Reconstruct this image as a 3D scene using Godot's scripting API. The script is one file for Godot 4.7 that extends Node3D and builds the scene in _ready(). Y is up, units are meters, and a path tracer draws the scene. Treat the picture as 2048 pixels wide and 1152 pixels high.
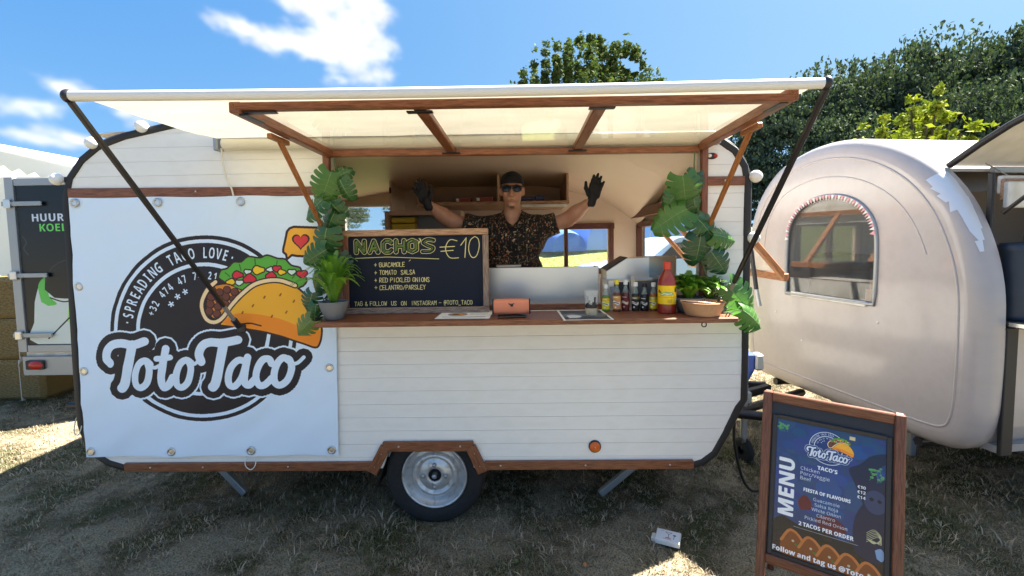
extends Node3D
# A white food caravan with an awning on dry grass, a man waving behind its counter.

var rng := RandomNumberGenerator.new()
var M := {}
var taken := {}

# ---------------------------------------------------------------- mesh builder
class MB:
	var t := Transform3D.IDENTITY
	var v := PackedVector3Array()
	var n := PackedVector3Array()
	var uv := PackedVector2Array()
	var col := PackedColorArray()
	var ix := PackedInt32Array()
	var tint := Color.WHITE
	var tinted := false

	func _init(x := Transform3D.IDENTITY):
		t = x

	func put(p: Vector3, m: Vector3, u: Vector2) -> void:
		v.append(p); n.append(m); uv.append(u); col.append(tint)

	func tri(a: Vector3, b: Vector3, c: Vector3, ua := Vector2(), ub := Vector2(), uc := Vector2()) -> void:
		a = t * a; b = t * b; c = t * c
		var m := (b - a).cross(c - a).normalized()
		var k := v.size()
		put(a, m, ua); put(b, m, ub); put(c, m, uc)
		ix.append_array(PackedInt32Array([k, k + 2, k + 1]))

	func quad(a: Vector3, b: Vector3, c: Vector3, d: Vector3) -> void:
		tri(a, b, c, Vector2(0, 1), Vector2(1, 1), Vector2(1, 0)); tri(a, c, d, Vector2(0, 1), Vector2(1, 0), Vector2(0, 0))

	func face(p: Array, center: Vector3) -> void:
		var m: Vector3 = (p[1] - p[0]).cross(p[2] - p[0])
		var mid: Vector3 = p[0]
		if m.dot(mid - center) < 0.0:
			p.reverse()
		for i in range(1, p.size() - 1):
			tri(p[0], p[i], p[i + 1])

	func box(c: Vector3, s: Vector3, ch := 0.0) -> void:
		var h := s * 0.5
		ch = minf(ch, minf(h.x, minf(h.y, h.z)) * 0.9)
		for k in 3:
			var a := (k + 1) % 3
			var b := (k + 2) % 3
			for sg in [-1.0, 1.0]:
				var p := []
				for q in [[-1, -1], [1, -1], [1, 1], [-1, 1]]:
					var w := Vector3.ZERO
					w[k] = sg * h[k]; w[a] = q[0] * (h[a] - ch); w[b] = q[1] * (h[b] - ch)
					p.append(c + w)
				face(p, c)
				if ch > 0.0:
					for sa in [-1.0, 1.0]:
						var e := []
						for q in [[0, -1], [0, 1], [1, 1], [1, -1]]:
							var w := Vector3.ZERO
							w[k] = sg * (h[k] - (ch if q[0] == 1 else 0.0)); w[a] = sa * (h[a] - (0.0 if q[0] == 1 else ch)); w[b] = q[1] * (h[b] - ch)
							e.append(c + w)
						face(e, c)
		if ch > 0.0:
			for sx in [-1.0, 1.0]:
				for sy in [-1.0, 1.0]:
					for sz in [-1.0, 1.0]:
						var s3 := Vector3(sx, sy, sz)
						var q := s3 * (h - Vector3.ONE * ch)
						face([c + q + Vector3(sx * ch, 0, 0), c + q + Vector3(0, sy * ch, 0), c + q + Vector3(0, 0, sz * ch)], c)

	func grid(rows: Array, closed := false) -> void:
		var nr := rows.size()
		var nc: int = rows[0].size()
		var k := v.size()
		var acc := PackedVector3Array()
		acc.resize(nr * nc)
		var P := PackedVector3Array()
		for r in rows:
			for p in r:
				P.append(t * p)
		for i in nr - 1:
			for j in nc - 1:
				var a := i * nc + j
				var m1 := (P[a + 1] - P[a]).cross(P[a + nc + 1] - P[a])
				var m2 := (P[a + nc + 1] - P[a]).cross(P[a + nc] - P[a])
				acc[a] += m1 + m2; acc[a + 1] += m1; acc[a + nc + 1] += m1 + m2; acc[a + nc] += m2
				ix.append_array(PackedInt32Array([k + a, k + a + nc + 1, k + a + 1, k + a, k + a + nc, k + a + nc + 1]))
		if closed:
			for i in nr:
				var s := acc[i * nc] + acc[i * nc + nc - 1]
				acc[i * nc] = s; acc[i * nc + nc - 1] = s
		for i in nr:
			for j in nc:
				put(P[i * nc + j], acc[i * nc + j].normalized(), Vector2(float(j) / (nc - 1), float(i) / (nr - 1)))

	func lathe(prof: Array, seg := 20, at := Transform3D.IDENTITY) -> void:
		var rows := []
		for p in prof:
			var r := PackedVector3Array()
			for j in seg + 1:
				var a := TAU * j / seg
				r.append(at * Vector3(p[0] * cos(a), p[1], -p[0] * sin(a)))
			rows.append(r)
		grid(rows, true)

	func ball(c: Vector3, r: Vector3, seg := 14, rings := 8) -> void:
		var rows := []
		for i in rings + 1:
			var b := -PI / 2 + PI * i / rings
			var row := PackedVector3Array()
			for j in seg + 1:
				var a := TAU * j / seg
				row.append(c + Vector3(r.x * cos(b) * cos(a), r.y * sin(b), -r.z * cos(b) * sin(a)))
			rows.append(row)
		grid(rows, true)

	func tube(path: Array, rad, seg := 8, caps := true) -> void:
		var rows := []
		var np := path.size()
		var N := Vector3.ZERO
		for i in np:
			var T: Vector3 = (path[mini(i + 1, np - 1)] - path[maxi(i - 1, 0)]).normalized()
			if i == 0:
				N = T.cross(Vector3.UP if absf(T.y) < 0.9 else Vector3.RIGHT).normalized()
			else:
				N = (N - T * N.dot(T)).normalized()
			var B := T.cross(N)
			var r: float = rad[i] if rad is Array else rad
			var row := PackedVector3Array()
			for j in seg + 1:
				var a := TAU * j / seg
				row.append(path[i] + (N * cos(a) + B * sin(a)) * r)
			rows.append(row)
		grid(rows, true)
		if caps:
			for e in [0, np - 1]:
				for j in seg:
					if e == 0:
						tri(path[0], rows[0][j + 1], rows[0][j])
					else:
						tri(path[e], rows[e][j], rows[e][j + 1])

	func extrude(poly: PackedVector2Array, z0: float, z1: float, uvbox := Rect2()) -> void:
		if Geometry2D.is_polygon_clockwise(poly):
			poly = poly.duplicate()
			poly.reverse()
		var ids := Geometry2D.triangulate_polygon(poly)
		for i in range(0, ids.size(), 3):
			var a := poly[ids[i]]
			var b := poly[ids[i + 1]]
			var c := poly[ids[i + 2]]
			if (b - a).cross(c - a) < 0.0:
				var q := b
				b = c; c = q
			var u := []
			for p in [a, b, c]:
				u.append(Vector2((p.x - uvbox.position.x) / uvbox.size.x, 1.0 - (p.y - uvbox.position.y) / uvbox.size.y) if uvbox.size.x > 0.0 else Vector2())
			tri(Vector3(a.x, a.y, z1), Vector3(b.x, b.y, z1), Vector3(c.x, c.y, z1), u[0], u[1], u[2])
			tri(Vector3(a.x, a.y, z0), Vector3(c.x, c.y, z0), Vector3(b.x, b.y, z0))
		for i in poly.size():
			var a := poly[i]
			var b := poly[(i + 1) % poly.size()]
			quad(Vector3(a.x, a.y, z0), Vector3(b.x, b.y, z0), Vector3(b.x, b.y, z1), Vector3(a.x, a.y, z1))

	func mesh() -> ArrayMesh:
		var a := []
		a.resize(Mesh.ARRAY_MAX)
		a[Mesh.ARRAY_VERTEX] = v; a[Mesh.ARRAY_NORMAL] = n; a[Mesh.ARRAY_TEX_UV] = uv; a[Mesh.ARRAY_INDEX] = ix
		if tinted:
			a[Mesh.ARRAY_COLOR] = col
		var m := ArrayMesh.new()
		m.add_surface_from_arrays(Mesh.PRIMITIVE_TRIANGLES, a)
		return m

# ---------------------------------------------------------------- flat print: a small rasteriser
class Ink:
	var im: Image
	var glyphs := {}

	func _init(w: int, h: int, c: Color):
		im = Image.create(w, h, false, Image.FORMAT_RGB8)
		im.fill(c)

	func poly(p: PackedVector2Array, c: Color) -> void:
		var k := p.size()
		var lo := 1e9
		var hi := -1e9
		for q in p:
			lo = minf(lo, q.y); hi = maxf(hi, q.y)
		for y in range(maxi(0, floori(lo)), mini(im.get_height() - 1, ceili(hi)) + 1):
			var yc := y + 0.5
			var xs := PackedFloat32Array()
			for i in k:
				var a := p[i]
				var b := p[(i + 1) % k]
				if (a.y <= yc) != (b.y <= yc):
					xs.append(a.x + (yc - a.y) * (b.x - a.x) / (b.y - a.y))
			xs.sort()
			for j in range(0, xs.size() - 1, 2):
				var x0 := roundi(xs[j])
				var x1 := roundi(xs[j + 1])
				if x1 > x0:
					im.fill_rect(Rect2i(x0, y, x1 - x0, 1), c)

	func disc(c: Vector2, r: float, k: Color, sq := 1.0, seg := 40) -> void:
		var p := PackedVector2Array()
		for i in seg:
			p.append(c + Vector2(cos(TAU * i / seg) * r, sin(TAU * i / seg) * r * sq))
		poly(p, k)

	func stroke(p: PackedVector2Array, w: float, c: Color) -> void:
		for i in p.size():
			if w > 2.5:
				disc(p[i], w / 2, c, 1.0, 12)
			if i > 0:
				var d := (p[i] - p[i - 1]).normalized().orthogonal() * w / 2
				poly(PackedVector2Array([p[i - 1] + d, p[i] + d, p[i] - d, p[i - 1] - d]), c)

	func text(s: String, at: Vector2, h: float, c: Color, o := {}) -> void:
		var key := s + str(o.get("serif", false)) + str(o.get("bold", true))
		if not glyphs.has(key):
			var f := SystemFont.new()
			f.font_names = PackedStringArray(["Droid Serif" if o.get("serif", false) else "Droid Sans"])
			f.font_weight = 700 if o.get("bold", true) else 400
			var tm := TextMesh.new()
			tm.font = f; tm.text = s; tm.font_size = 64; tm.depth = 0.0; tm.pixel_size = 1.0; tm.curve_step = 2.0
			var a := tm.get_mesh_arrays()
			var vs: PackedVector3Array = a[Mesh.ARRAY_VERTEX]
			var id: PackedInt32Array = a[Mesh.ARRAY_INDEX] if a[Mesh.ARRAY_INDEX] != null else PackedInt32Array(range(vs.size()))
			glyphs[key] = [vs, id]
		var vv: PackedVector3Array = glyphs[key][0]
		var ids: PackedInt32Array = glyphs[key][1]
		if vv.is_empty():
			return
		var x0 := 1e9
		var x1 := -1e9
		for q in vv:
			x0 = minf(x0, q.x); x1 = maxf(x1, q.x)
		var k := h / 46.0
		var sx: float = k * o.get("wide", 1.0)
		var al: float = o.get("align", 0.5)
		var ox := lerpf(x0, x1, al)
		var ang: float = o.get("turn", 0.0)
		var fat: float = o.get("fat", 0.0)
		for i in range(0, ids.size(), 3):
			var p := PackedVector2Array()
			for j in 3:
				var q := vv[ids[i + j]]
				p.append(at + Vector2((q.x - ox) * sx, -(q.y - 1.0) * k).rotated(ang))
			poly(p, c)
			if fat > 0.0:
				for d in [Vector2(fat, 0), Vector2(-fat, 0), Vector2(0, fat), Vector2(0, -fat)]:
					var q2 := PackedVector2Array()
					for z in p:
						q2.append(z + d)
					poly(q2, c)

	func texture() -> ImageTexture:
		return ImageTexture.create_from_image(im)

# ---------------------------------------------------------------- helpers
func lin(r: float, g: float, b: float, a := 1.0) -> Color:
	var c := Color(r, g, b).linear_to_srgb()
	c.a = a
	return c

func mat(called: String, c: Color, rough := 0.6, metal := 0.0, spec := 0.5) -> StandardMaterial3D:
	var m := StandardMaterial3D.new()
	m.resource_name = called
	m.albedo_color = c; m.roughness = rough; m.metallic = metal; m.metallic_specular = spec
	M[called] = m
	return m

func noise_tex(sd: int, freq: float, cols: Array, size := 256, kind := FastNoiseLite.TYPE_SIMPLEX_SMOOTH, oct := 4) -> NoiseTexture2D:
	var f := FastNoiseLite.new()
	f.seed = sd; f.frequency = freq; f.noise_type = kind; f.fractal_octaves = oct
	var x := NoiseTexture2D.new()
	x.width = size; x.height = size; x.seamless = true; x.noise = f
	if cols.size():
		var g := Gradient.new()
		var off := PackedFloat32Array()
		var cc := PackedColorArray()
		for e in cols:
			off.append(e[0]); cc.append(e[1])
		g.offsets = off; g.colors = cc
		x.color_ramp = g
	return x

func tri_tex(m: StandardMaterial3D, tex: Texture2D, sc: Vector3, world := false) -> StandardMaterial3D:
	m.albedo_texture = tex
	m.uv1_triplanar = true
	m.uv1_world_triplanar = world
	m.uv1_scale = sc
	return m

func bump(m: StandardMaterial3D, tex: Texture2D, depth: float) -> StandardMaterial3D:
	m.heightmap_enabled = true
	m.heightmap_texture = tex
	m.heightmap_scale = depth
	return m

func numbered(s: String) -> String:
	taken[s] = taken.get(s, -1) + 1
	return s if taken[s] == 0 else "%s_%03d" % [s, taken[s]]

func tag(o: Node3D, label: String, cat: String, group := "") -> Node3D:
	o.set_meta("label", label); o.set_meta("category", cat)
	if group:
		o.set_meta("group", group)
	return o

func thing(called: String, label: String, cat: String, at := Vector3.ZERO, group := "", turn := 0.0) -> Node3D:
	var o := Node3D.new()
	o.name = numbered(called)
	add_child(o)
	o.position = at
	o.rotation.y = turn
	return tag(o, label, cat, group)

func inv(o: Node3D) -> Transform3D:  # world to the thing's own axes, through its parents
	var x := Transform3D.IDENTITY
	var q: Node = o
	while q is Node3D and q != self:
		x = q.transform * x
		q = q.get_parent()
	return x.affine_inverse()

func add(parent: Node, called: String, mesh: Mesh, m: Material, x := Transform3D.IDENTITY) -> MeshInstance3D:
	var o := MeshInstance3D.new()
	o.name = called
	o.mesh = mesh
	o.material_override = m
	o.transform = x
	parent.add_child(o, true)
	return o

func struct(called: String, mesh: Mesh, m: Material) -> MeshInstance3D:
	var o := add(self, called, mesh, m)
	o.set_meta("kind", "structure")
	return o

func wb(p: Node3D) -> MB:  # a builder that takes world positions
	return MB.new(inv(p))

func beam(p: Node3D, called: String, a: Vector3, b: Vector3, w: float, h: float, m: Material, up := Vector3.UP, ch := 0.004) -> MeshInstance3D:
	# a bar from a to b (world), w along «up», h across; its grain runs along its own x
	var x := (b - a).normalized()
	var z := x.cross(up).normalized()
	var y := z.cross(x)
	var mb := MB.new()
	mb.box(Vector3.ZERO, Vector3(a.distance_to(b), w, h), ch)
	return add(p, called, mb.mesh(), m, inv(p) * Transform3D(Basis(x, y, z), (a + b) * 0.5))

func wbox(p: Node3D, called: String, c: Vector3, s: Vector3, m: Material, ch := 0.003) -> MeshInstance3D:
	var mb := MB.new()
	mb.box(Vector3.ZERO, s, ch)
	return add(p, called, mb.mesh(), m, inv(p) * Transform3D(Basis(), c))

func wtube(p: Node3D, called: String, path: Array, r, m: Material, seg := 8) -> MeshInstance3D:
	var mb := wb(p)
	mb.tube(path, r, seg)
	return add(p, called, mb.mesh(), m)

func V2(a: Array) -> PackedVector2Array:
	var p := PackedVector2Array()
	for i in range(0, a.size(), 2):
		p.append(Vector2(a[i], a[i + 1]))
	return p

func curve(pts: Array, steps := 6) -> Array:  # a smooth path through the points
	var out := []
	for i in pts.size() - 1:
		var p0 = pts[maxi(i - 1, 0)]
		var p1 = pts[i]
		var p2 = pts[i + 1]
		var p3 = pts[mini(i + 2, pts.size() - 1)]
		for k in steps:
			out.append(p1.cubic_interpolate(p2, p0, p3, float(k) / steps))
	out.append(pts[-1])
	return out

func smooth2(a: Array, steps := 6) -> PackedVector2Array:
	return PackedVector2Array(curve(Array(V2(a)), steps))

const EXPOSURE := 6.6

func make_sky() -> ImageTexture:
	var w := 1536
	var h := 768
	var f := FastNoiseLite.new()
	f.seed = 5; f.frequency = 1.0; f.fractal_octaves = 5; f.fractal_gain = 0.55
	# clouds: azimuth, height, half width, half height, tilt, density (degrees)
	var blobs := [
		[-20.8, 22.2, 4.2, 3.4, -0.5, 1.0], [-22.6, 24.6, 3.6, 2.7, -0.4, 0.9], [-19.6, 20.2, 2.4, 2.0, -0.4, 0.9], [-17.6, 25.2, 2.2, 2.2, 0.0, 0.9],
		[-24.4, 20.6, 2.6, 1.3, -0.2, 0.8], [-27.2, 20.6, 2.6, 1.0, -0.25, 0.75], [-30.4, 21.4, 2.2, 0.9, -0.3, 0.6],
		[-46.5, 11.6, 2.4, 0.9, 0.0, 0.2], [-44.3, 13.8, 1.9, 0.7, -0.3, 0.15], [-46.4, 9.3, 3.2, 0.5, -0.1, 0.2], [-43.6, 9.4, 2.6, 0.5, -0.2, 0.2], [-40.0, 12.4, 2.2, 0.9, -0.2, 0.0], [-20.0, 27.5, 4.5, 3.0, -0.3, 1.0]]
	rng.seed = 77
	for i in 46:  # the same kind of fair-weather clouds go on all round
		var az := rng.randf_range(58, 308)
		var el := rng.randf_range(8, 60)
		var s := rng.randf_range(1.6, 4.6)
		for k in 3:
			blobs.append([az + rng.randf_range(-1, 1) * s * 1.4, el + rng.randf_range(-1, 1) * s * 0.5, s * rng.randf_range(0.8, 1.5), s * rng.randf_range(0.4, 0.8), rng.randf_range(-0.4, 0.2), rng.randf_range(0.5, 1.0)])
	var dens := PackedFloat32Array()
	dens.resize(w * h)
	for b in blobs:
		var az := wrapf(b[0], -180, 180)
		var stretch := 1.0 / maxf(cos(deg_to_rad(b[1])), 0.2)
		var rx: float = b[2] * 1.7 * stretch
		var ry: float = b[3] * 1.7
		var big := maxf(rx, ry)
		for y in range(maxi(0, int((90 - b[1] - big) / 180 * h)), mini(h / 2, int((90 - b[1] + big) / 180 * h) + 1)):
			for x in range(floori((az - big) / 360 * w), floori((az + big) / 360 * w) + 1):
				var d := Vector2(((x + 0.5) / w * 360 - az), (90 - (y + 0.5) / h * 180 - b[1])).rotated(-b[4])
				var q := 1.0 - sqrt(pow(d.x / rx, 2) + pow(d.y / ry, 2))
				if q > 0.0:
					var k := y * w + posmod(x, w)
					dens[k] = maxf(dens[k], q * (0.55 + 0.45 * b[5])) + 0.12 * q
	var sun := Vector3(0.62, 0.945, -0.33).normalized()
	var out := PackedFloat32Array()
	out.resize(w * h * 3)
	for y in h:
		var el := PI / 2 - (y + 0.5) / h * PI
		var up := maxf(sin(el), 0.0)
		var low := pow(1.0 - up, 3.4)
		var base := Vector3(0.068, 0.285, 0.71).lerp(Vector3(0.34, 0.62, 0.90), low)
		for x in w:
			var az := (x + 0.5) / w * TAU  # straight ahead, -z, lies at the picture's edge
			var d := Vector3(sin(az) * cos(el), sin(el), -cos(az) * cos(el))
			var g := maxf(d.dot(sun), 0.0)
			var c := base + Vector3(0.30, 0.32, 0.16) * g * g + Vector3(2.2, 2.15, 2.0) * pow(g, 20.0)
			var k := y * w + x
			if dens[k] > 0.0:
				var n := f.get_noise_3d(d.x * 9.0, d.y * 16.0, d.z * 9.0)
				var a := smoothstep(0.10, 0.95, dens[k] + n * 0.75 + 0.22 * f.get_noise_3d(d.x * 34.0, d.y * 60.0, d.z * 34.0))
				var shade := 0.90 + 0.22 * f.get_noise_3d(d.x * 14.0 + 7.0, d.y * 22.0, d.z * 14.0)
				c = c.lerp(Vector3(1.05, 1.07, 1.10) * shade, a * 0.96)
			out[k * 3] = c.x; out[k * 3 + 1] = c.y; out[k * 3 + 2] = c.z
	return ImageTexture.create_from_image(Image.create_from_data(w, h, false, Image.FORMAT_RGBF, out.to_byte_array()))

func rise(z: float) -> float:  # the field is level round the stalls and climbs behind them
	return 1.35 * smoothstep(-4.6, -13.0, z) + 0.035 * maxf(0.0, -13.0 - z)

func materials() -> void:
	var grain := noise_tex(3, 0.03, [[0.0, Color(0.62, 0.55, 0.5)], [0.45, Color(0.86, 0.82, 0.8)], [0.6, Color(1, 1, 1)], [1.0, Color(0.7, 0.62, 0.58)]], 256)
	var fine := noise_tex(4, 0.09, [[0.0, Color(0.35, 0.35, 0.35)], [1.0, Color(1, 1, 1)]], 256)
	tri_tex(mat("varnished_wood", lin(0.265, 0.10, 0.045), 0.42), grain, Vector3(0.9, 14, 14))
	bump(M.varnished_wood, fine, 0.05)
	tri_tex(mat("board_wood", lin(0.19, 0.07, 0.038), 0.42), grain, Vector3(0.9, 14, 14))
	tri_tex(mat("golden_wood", lin(0.42, 0.175, 0.06), 0.45), grain, Vector3(1.1, 15, 15))
	tri_tex(mat("dark_wood", lin(0.14, 0.042, 0.024), 0.45), grain, Vector3(0.8, 12, 12))
	tri_tex(mat("pale_wood", lin(0.52, 0.32, 0.19), 0.55), grain, Vector3(1.0, 12, 12))
	tri_tex(mat("grey_wood", lin(0.33, 0.25, 0.2), 0.6), grain, Vector3(1.3, 16, 16))
	var grime := noise_tex(9, 0.012, [[0.0, Color(0.98, 0.975, 0.965)], [0.5, Color(1, 1, 1)], [1.0, Color(0.985, 0.98, 0.975)]], 256)
	tri_tex(mat("white_board", lin(0.85, 0.84, 0.80), 0.42), grime, Vector3(1.2, 3.2, 1.2), true)
	var grime2 := noise_tex(10, 0.02, [[0.0, Color(0.86, 0.85, 0.83)], [0.6, Color(1, 1, 1)], [1.0, Color(0.95, 0.94, 0.93)]], 256)
	tri_tex(mat("white_paint", lin(0.74, 0.73, 0.70), 0.5), grime2, Vector3(0.8, 0.8, 0.8))
	mat("gap", lin(0.58, 0.57, 0.54), 0.9)
	tri_tex(mat("liner", lin(0.76, 0.61, 0.47), 0.5), noise_tex(11, 0.01, [[0.0, Color(0.94, 0.93, 0.92)], [1.0, Color(1, 1, 1)]], 128), Vector3(0.7, 0.7, 0.7))
	tri_tex(mat("cabinet", lin(0.50, 0.31, 0.2), 0.5), noise_tex(12, 0.02, [[0.0, Color(0.93, 0.92, 0.9)], [1.0, Color(1, 1, 1)]], 128), Vector3(0.8, 3, 3))
	mat("black_rubber", lin(0.012, 0.012, 0.014), 0.55)
	mat("black_metal", lin(0.014, 0.013, 0.018), 0.4)
	mat("dark_plastic", lin(0.02, 0.02, 0.024), 0.5)
	mat("steel", lin(0.56, 0.56, 0.55), 0.28, 1.0)
	mat("dull_steel", lin(0.72, 0.70, 0.67), 0.45, 1.0)
	M.dull_steel.roughness_texture = noise_tex(14, 0.03, [[0.0, Color(0.6, 0.6, 0.6)], [1.0, Color(1, 1, 1)]], 128)
	mat("galvanised", lin(0.36, 0.38, 0.40), 0.5, 0.7)
	mat("rim_paint", lin(0.62, 0.64, 0.66), 0.36, 0.6)
	tri_tex(M.rim_paint, noise_tex(15, 0.05, [[0.0, Color(0.62, 0.57, 0.5)], [0.35, Color(0.95, 0.95, 0.95)], [1.0, Color(1, 1, 1)]], 128), Vector3(3, 3, 3))
	mat("tyre", lin(0.018, 0.018, 0.02), 0.82)
	bump(tri_tex(M.tyre, noise_tex(16, 0.06, [[0.0, Color(0.7, 0.68, 0.66)], [1.0, Color(1, 1, 1)]], 128), Vector3(4, 4, 4)), fine, 0.06)
	mat("orange_lens", lin(0.62, 0.115, 0.012), 0.2)
	mat("red_lens", lin(0.45, 0.018, 0.012), 0.2)
	mat("white_lens", lin(0.8, 0.8, 0.8), 0.2)
	var glass := mat("window_glass", Color(0.9, 0.95, 0.95, 0.06), 0.03)
	glass.transparency = BaseMaterial3D.TRANSPARENCY_ALPHA
	var plexi := mat("flap_glazing", Color(0.95, 0.95, 0.9, 0.05), 0.06)
	plexi.transparency = BaseMaterial3D.TRANSPARENCY_ALPHA
	var cloth := mat("awning_cloth", lin(0.82, 0.80, 0.73), 0.85)
	cloth.backlight_enabled = true
	cloth.backlight = lin(0.315, 0.31, 0.285)
	tri_tex(cloth, noise_tex(17, 0.02, [[0.0, Color(0.93, 0.93, 0.92)], [1.0, Color(1, 1, 1)]], 128), Vector3(0.8, 2.0, 2.0))
	mat("awning_rail", lin(0.72, 0.72, 0.72), 0.4)
	mat("bulb_glass", lin(0.78, 0.78, 0.76), 0.15)
	mat("rope", lin(0.72, 0.69, 0.62), 0.9)

func ground() -> void:
	var soil := mat("dry_grass_soil", Color.WHITE, 0.95, 0.0, 0.2)
	tri_tex(soil, noise_tex(21, 0.008, [[0.0, lin(0.055, 0.068, 0.03)], [0.36, lin(0.095, 0.09, 0.05)], [0.47, lin(0.165, 0.135, 0.096)], [0.59, lin(0.27, 0.228, 0.168)], [1.0, lin(0.31, 0.272, 0.20)]], 512, FastNoiseLite.TYPE_SIMPLEX_SMOOTH, 6), Vector3(0.32, 0.32, 0.32), true)
	soil.detail_enabled = true
	soil.detail_blend_mode = BaseMaterial3D.BLEND_MODE_MUL
	soil.detail_uv_layer = BaseMaterial3D.DETAIL_UV_2
	soil.uv2_triplanar = true
	soil.uv2_world_triplanar = true
	soil.uv2_scale = Vector3(2.3, 2.3, 2.3)
	soil.detail_albedo = noise_tex(22, 0.05, [[0.0, Color(0.45, 0.44, 0.42)], [0.5, Color(0.9, 0.9, 0.88)], [1.0, Color(1, 1, 1)]], 512, FastNoiseLite.TYPE_SIMPLEX, 5)
	bump(soil, noise_tex(23, 0.02, [], 512, FastNoiseLite.TYPE_SIMPLEX, 6), 3.0)
	var mb := MB.new()
	var rows := []
	for z in [60.0, 20.0, 8.0, 4.0, 2.0, 1.0, 0.0, -1.0, -2.0, -3.0, -4.6]:
		var r := PackedVector3Array()
		for x in [-70.0, -20.0, -8.0, -4.0, -2.0, 0.0, 2.0, 4.0, 8.0, 20.0, 70.0]:
			r.append(Vector3(x, rise(z), z))
		rows.append(r)
	mb.grid(rows)
	struct("ground", mb.mesh(), soil)
	var bank := mat("meadow_grass", Color.WHITE, 0.95, 0.0, 0.2)
	tri_tex(bank, noise_tex(24, 0.02, [[0.0, lin(0.09, 0.13, 0.03)], [0.5, lin(0.17, 0.2, 0.06)], [1.0, lin(0.27, 0.24, 0.1)]], 512, FastNoiseLite.TYPE_SIMPLEX, 6), Vector3(0.4, 0.4, 0.4), true)
	bump(bank, noise_tex(25, 0.05, [], 256, FastNoiseLite.TYPE_SIMPLEX, 5), 6.0)
	mb = MB.new()
	rows = []
	for i in 30:
		var z := -4.6 - (i * 0.6 if i < 16 else 9.0 + pow(i - 15, 2) * 0.4)
		var r := PackedVector3Array()
		for x in [-120.0, -60.0, -25.0, -10.0, -4.0, 0.0, 4.0, 10.0, 25.0, 60.0, 120.0]:
			r.append(Vector3(x, rise(z), z))
		rows.append(r)
	mb.grid(rows)
	struct("grass_bank", mb.mesh(), bank)
	# tufts: short dry blades, some green
	var tuft_mat := mat("grass_blade", Color.WHITE, 0.8, 0.0, 0.3)
	tuft_mat.vertex_color_use_as_albedo = true
	tuft_mat.backlight_enabled = true
	tuft_mat.backlight = Color(0.25, 0.25, 0.2)
	rng.seed = 11
	var patch := FastNoiseLite.new()
	patch.seed = 8; patch.frequency = 0.55
	var kinds := []
	for k in 4:
		var b := MB.new()
		for i in 6:
			var a := rng.randf() * TAU
			var o := Vector3(rng.randf_range(-1, 1), 0, rng.randf_range(-1, 1)) * 0.014
			var lean := Vector3(cos(a), 0, sin(a)) * rng.randf_range(0.006, 0.03)
			var side := Vector3(-sin(a), 0, cos(a)) * rng.randf_range(0.0011, 0.0021)
			var hh := rng.randf_range(0.006, 0.022)
			var mid := o + lean * 0.45 + Vector3(0, hh * 0.7, 0)
			b.tri(o - side - Vector3(0, 0.004, 0), o + side - Vector3(0, 0.004, 0), mid + side * 0.7)
			b.tri(o - side - Vector3(0, 0.004, 0), mid + side * 0.7, mid - side * 0.7)
			b.tri(mid - side * 0.7, mid + side * 0.7, o + lean + Vector3(0, hh, 0))
		kinds.append(b.mesh())
	var spots := [[], [], [], []]
	var tones := [[], [], [], []]
	for i in 190000:
		var x := rng.randf_range(-5.2, 4.2)
		var z := rng.randf_range(-3.2, 3.0)
		if i > 150000:
			x = rng.randf_range(-9.0, 6.0); z = rng.randf_range(-4.6, -1.0)
		var g := patch.get_noise_2d(x, z) + 0.6 * patch.get_noise_2d(x * 3.1 + 40, z * 3.1)
		if rng.randf() > 0.62 + g * 0.7:
			continue
		var k := rng.randi() % 4
		var s := rng.randf_range(0.7, 1.35) * (1.35 if rng.randf() < 0.05 else 1.0)
		spots[k].append(Transform3D(Basis(Vector3.UP, rng.randf() * TAU).scaled(Vector3(s, s * rng.randf_range(0.7, 1.2), s)), Vector3(x, 0, z)))
		var green := clampf(0.22 + g * 0.9 + rng.randf_range(-0.3, 0.3), 0, 1)
		s *= 0.9 + 0.5 * maxf(g, 0.0)
		spots[k][-1] = Transform3D(Basis(Vector3.UP, rng.randf() * TAU).scaled(Vector3(s, s * rng.randf_range(0.7, 1.2), s)), Vector3(x, 0, z))
		if rng.randf() < 0.06:  # a few longer bleached stalks
			s *= 1.9
			spots[k][-1] = Transform3D(Basis(Vector3.UP, rng.randf() * TAU).scaled(Vector3(s, s * 0.9, s)), Vector3(x, 0, z))
			green = -0.25
		var c := Color(0.40, 0.33, 0.23).lerp(Color(0.14, 0.15, 0.065), green)
		tones[k].append(c * rng.randf_range(0.45, 1.0))
	for k in 4:
		var mm := MultiMesh.new()
		mm.transform_format = MultiMesh.TRANSFORM_3D
		mm.use_colors = true
		mm.mesh = kinds[k]
		mm.instance_count = spots[k].size()
		for i in spots[k].size():
			mm.set_instance_transform(i, spots[k][i])
			mm.set_instance_color(i, tones[k][i])
		var o := MultiMeshInstance3D.new()
		o.name = numbered("grass")
		o.multimesh = mm
		o.material_override = tuft_mat
		add_child(o)
		o.set_meta("kind", "stuff")
		tag(o, "short dry straw-coloured grass with green tufts on the ground round the caravan", "grass", "grass on the ground")

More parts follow.
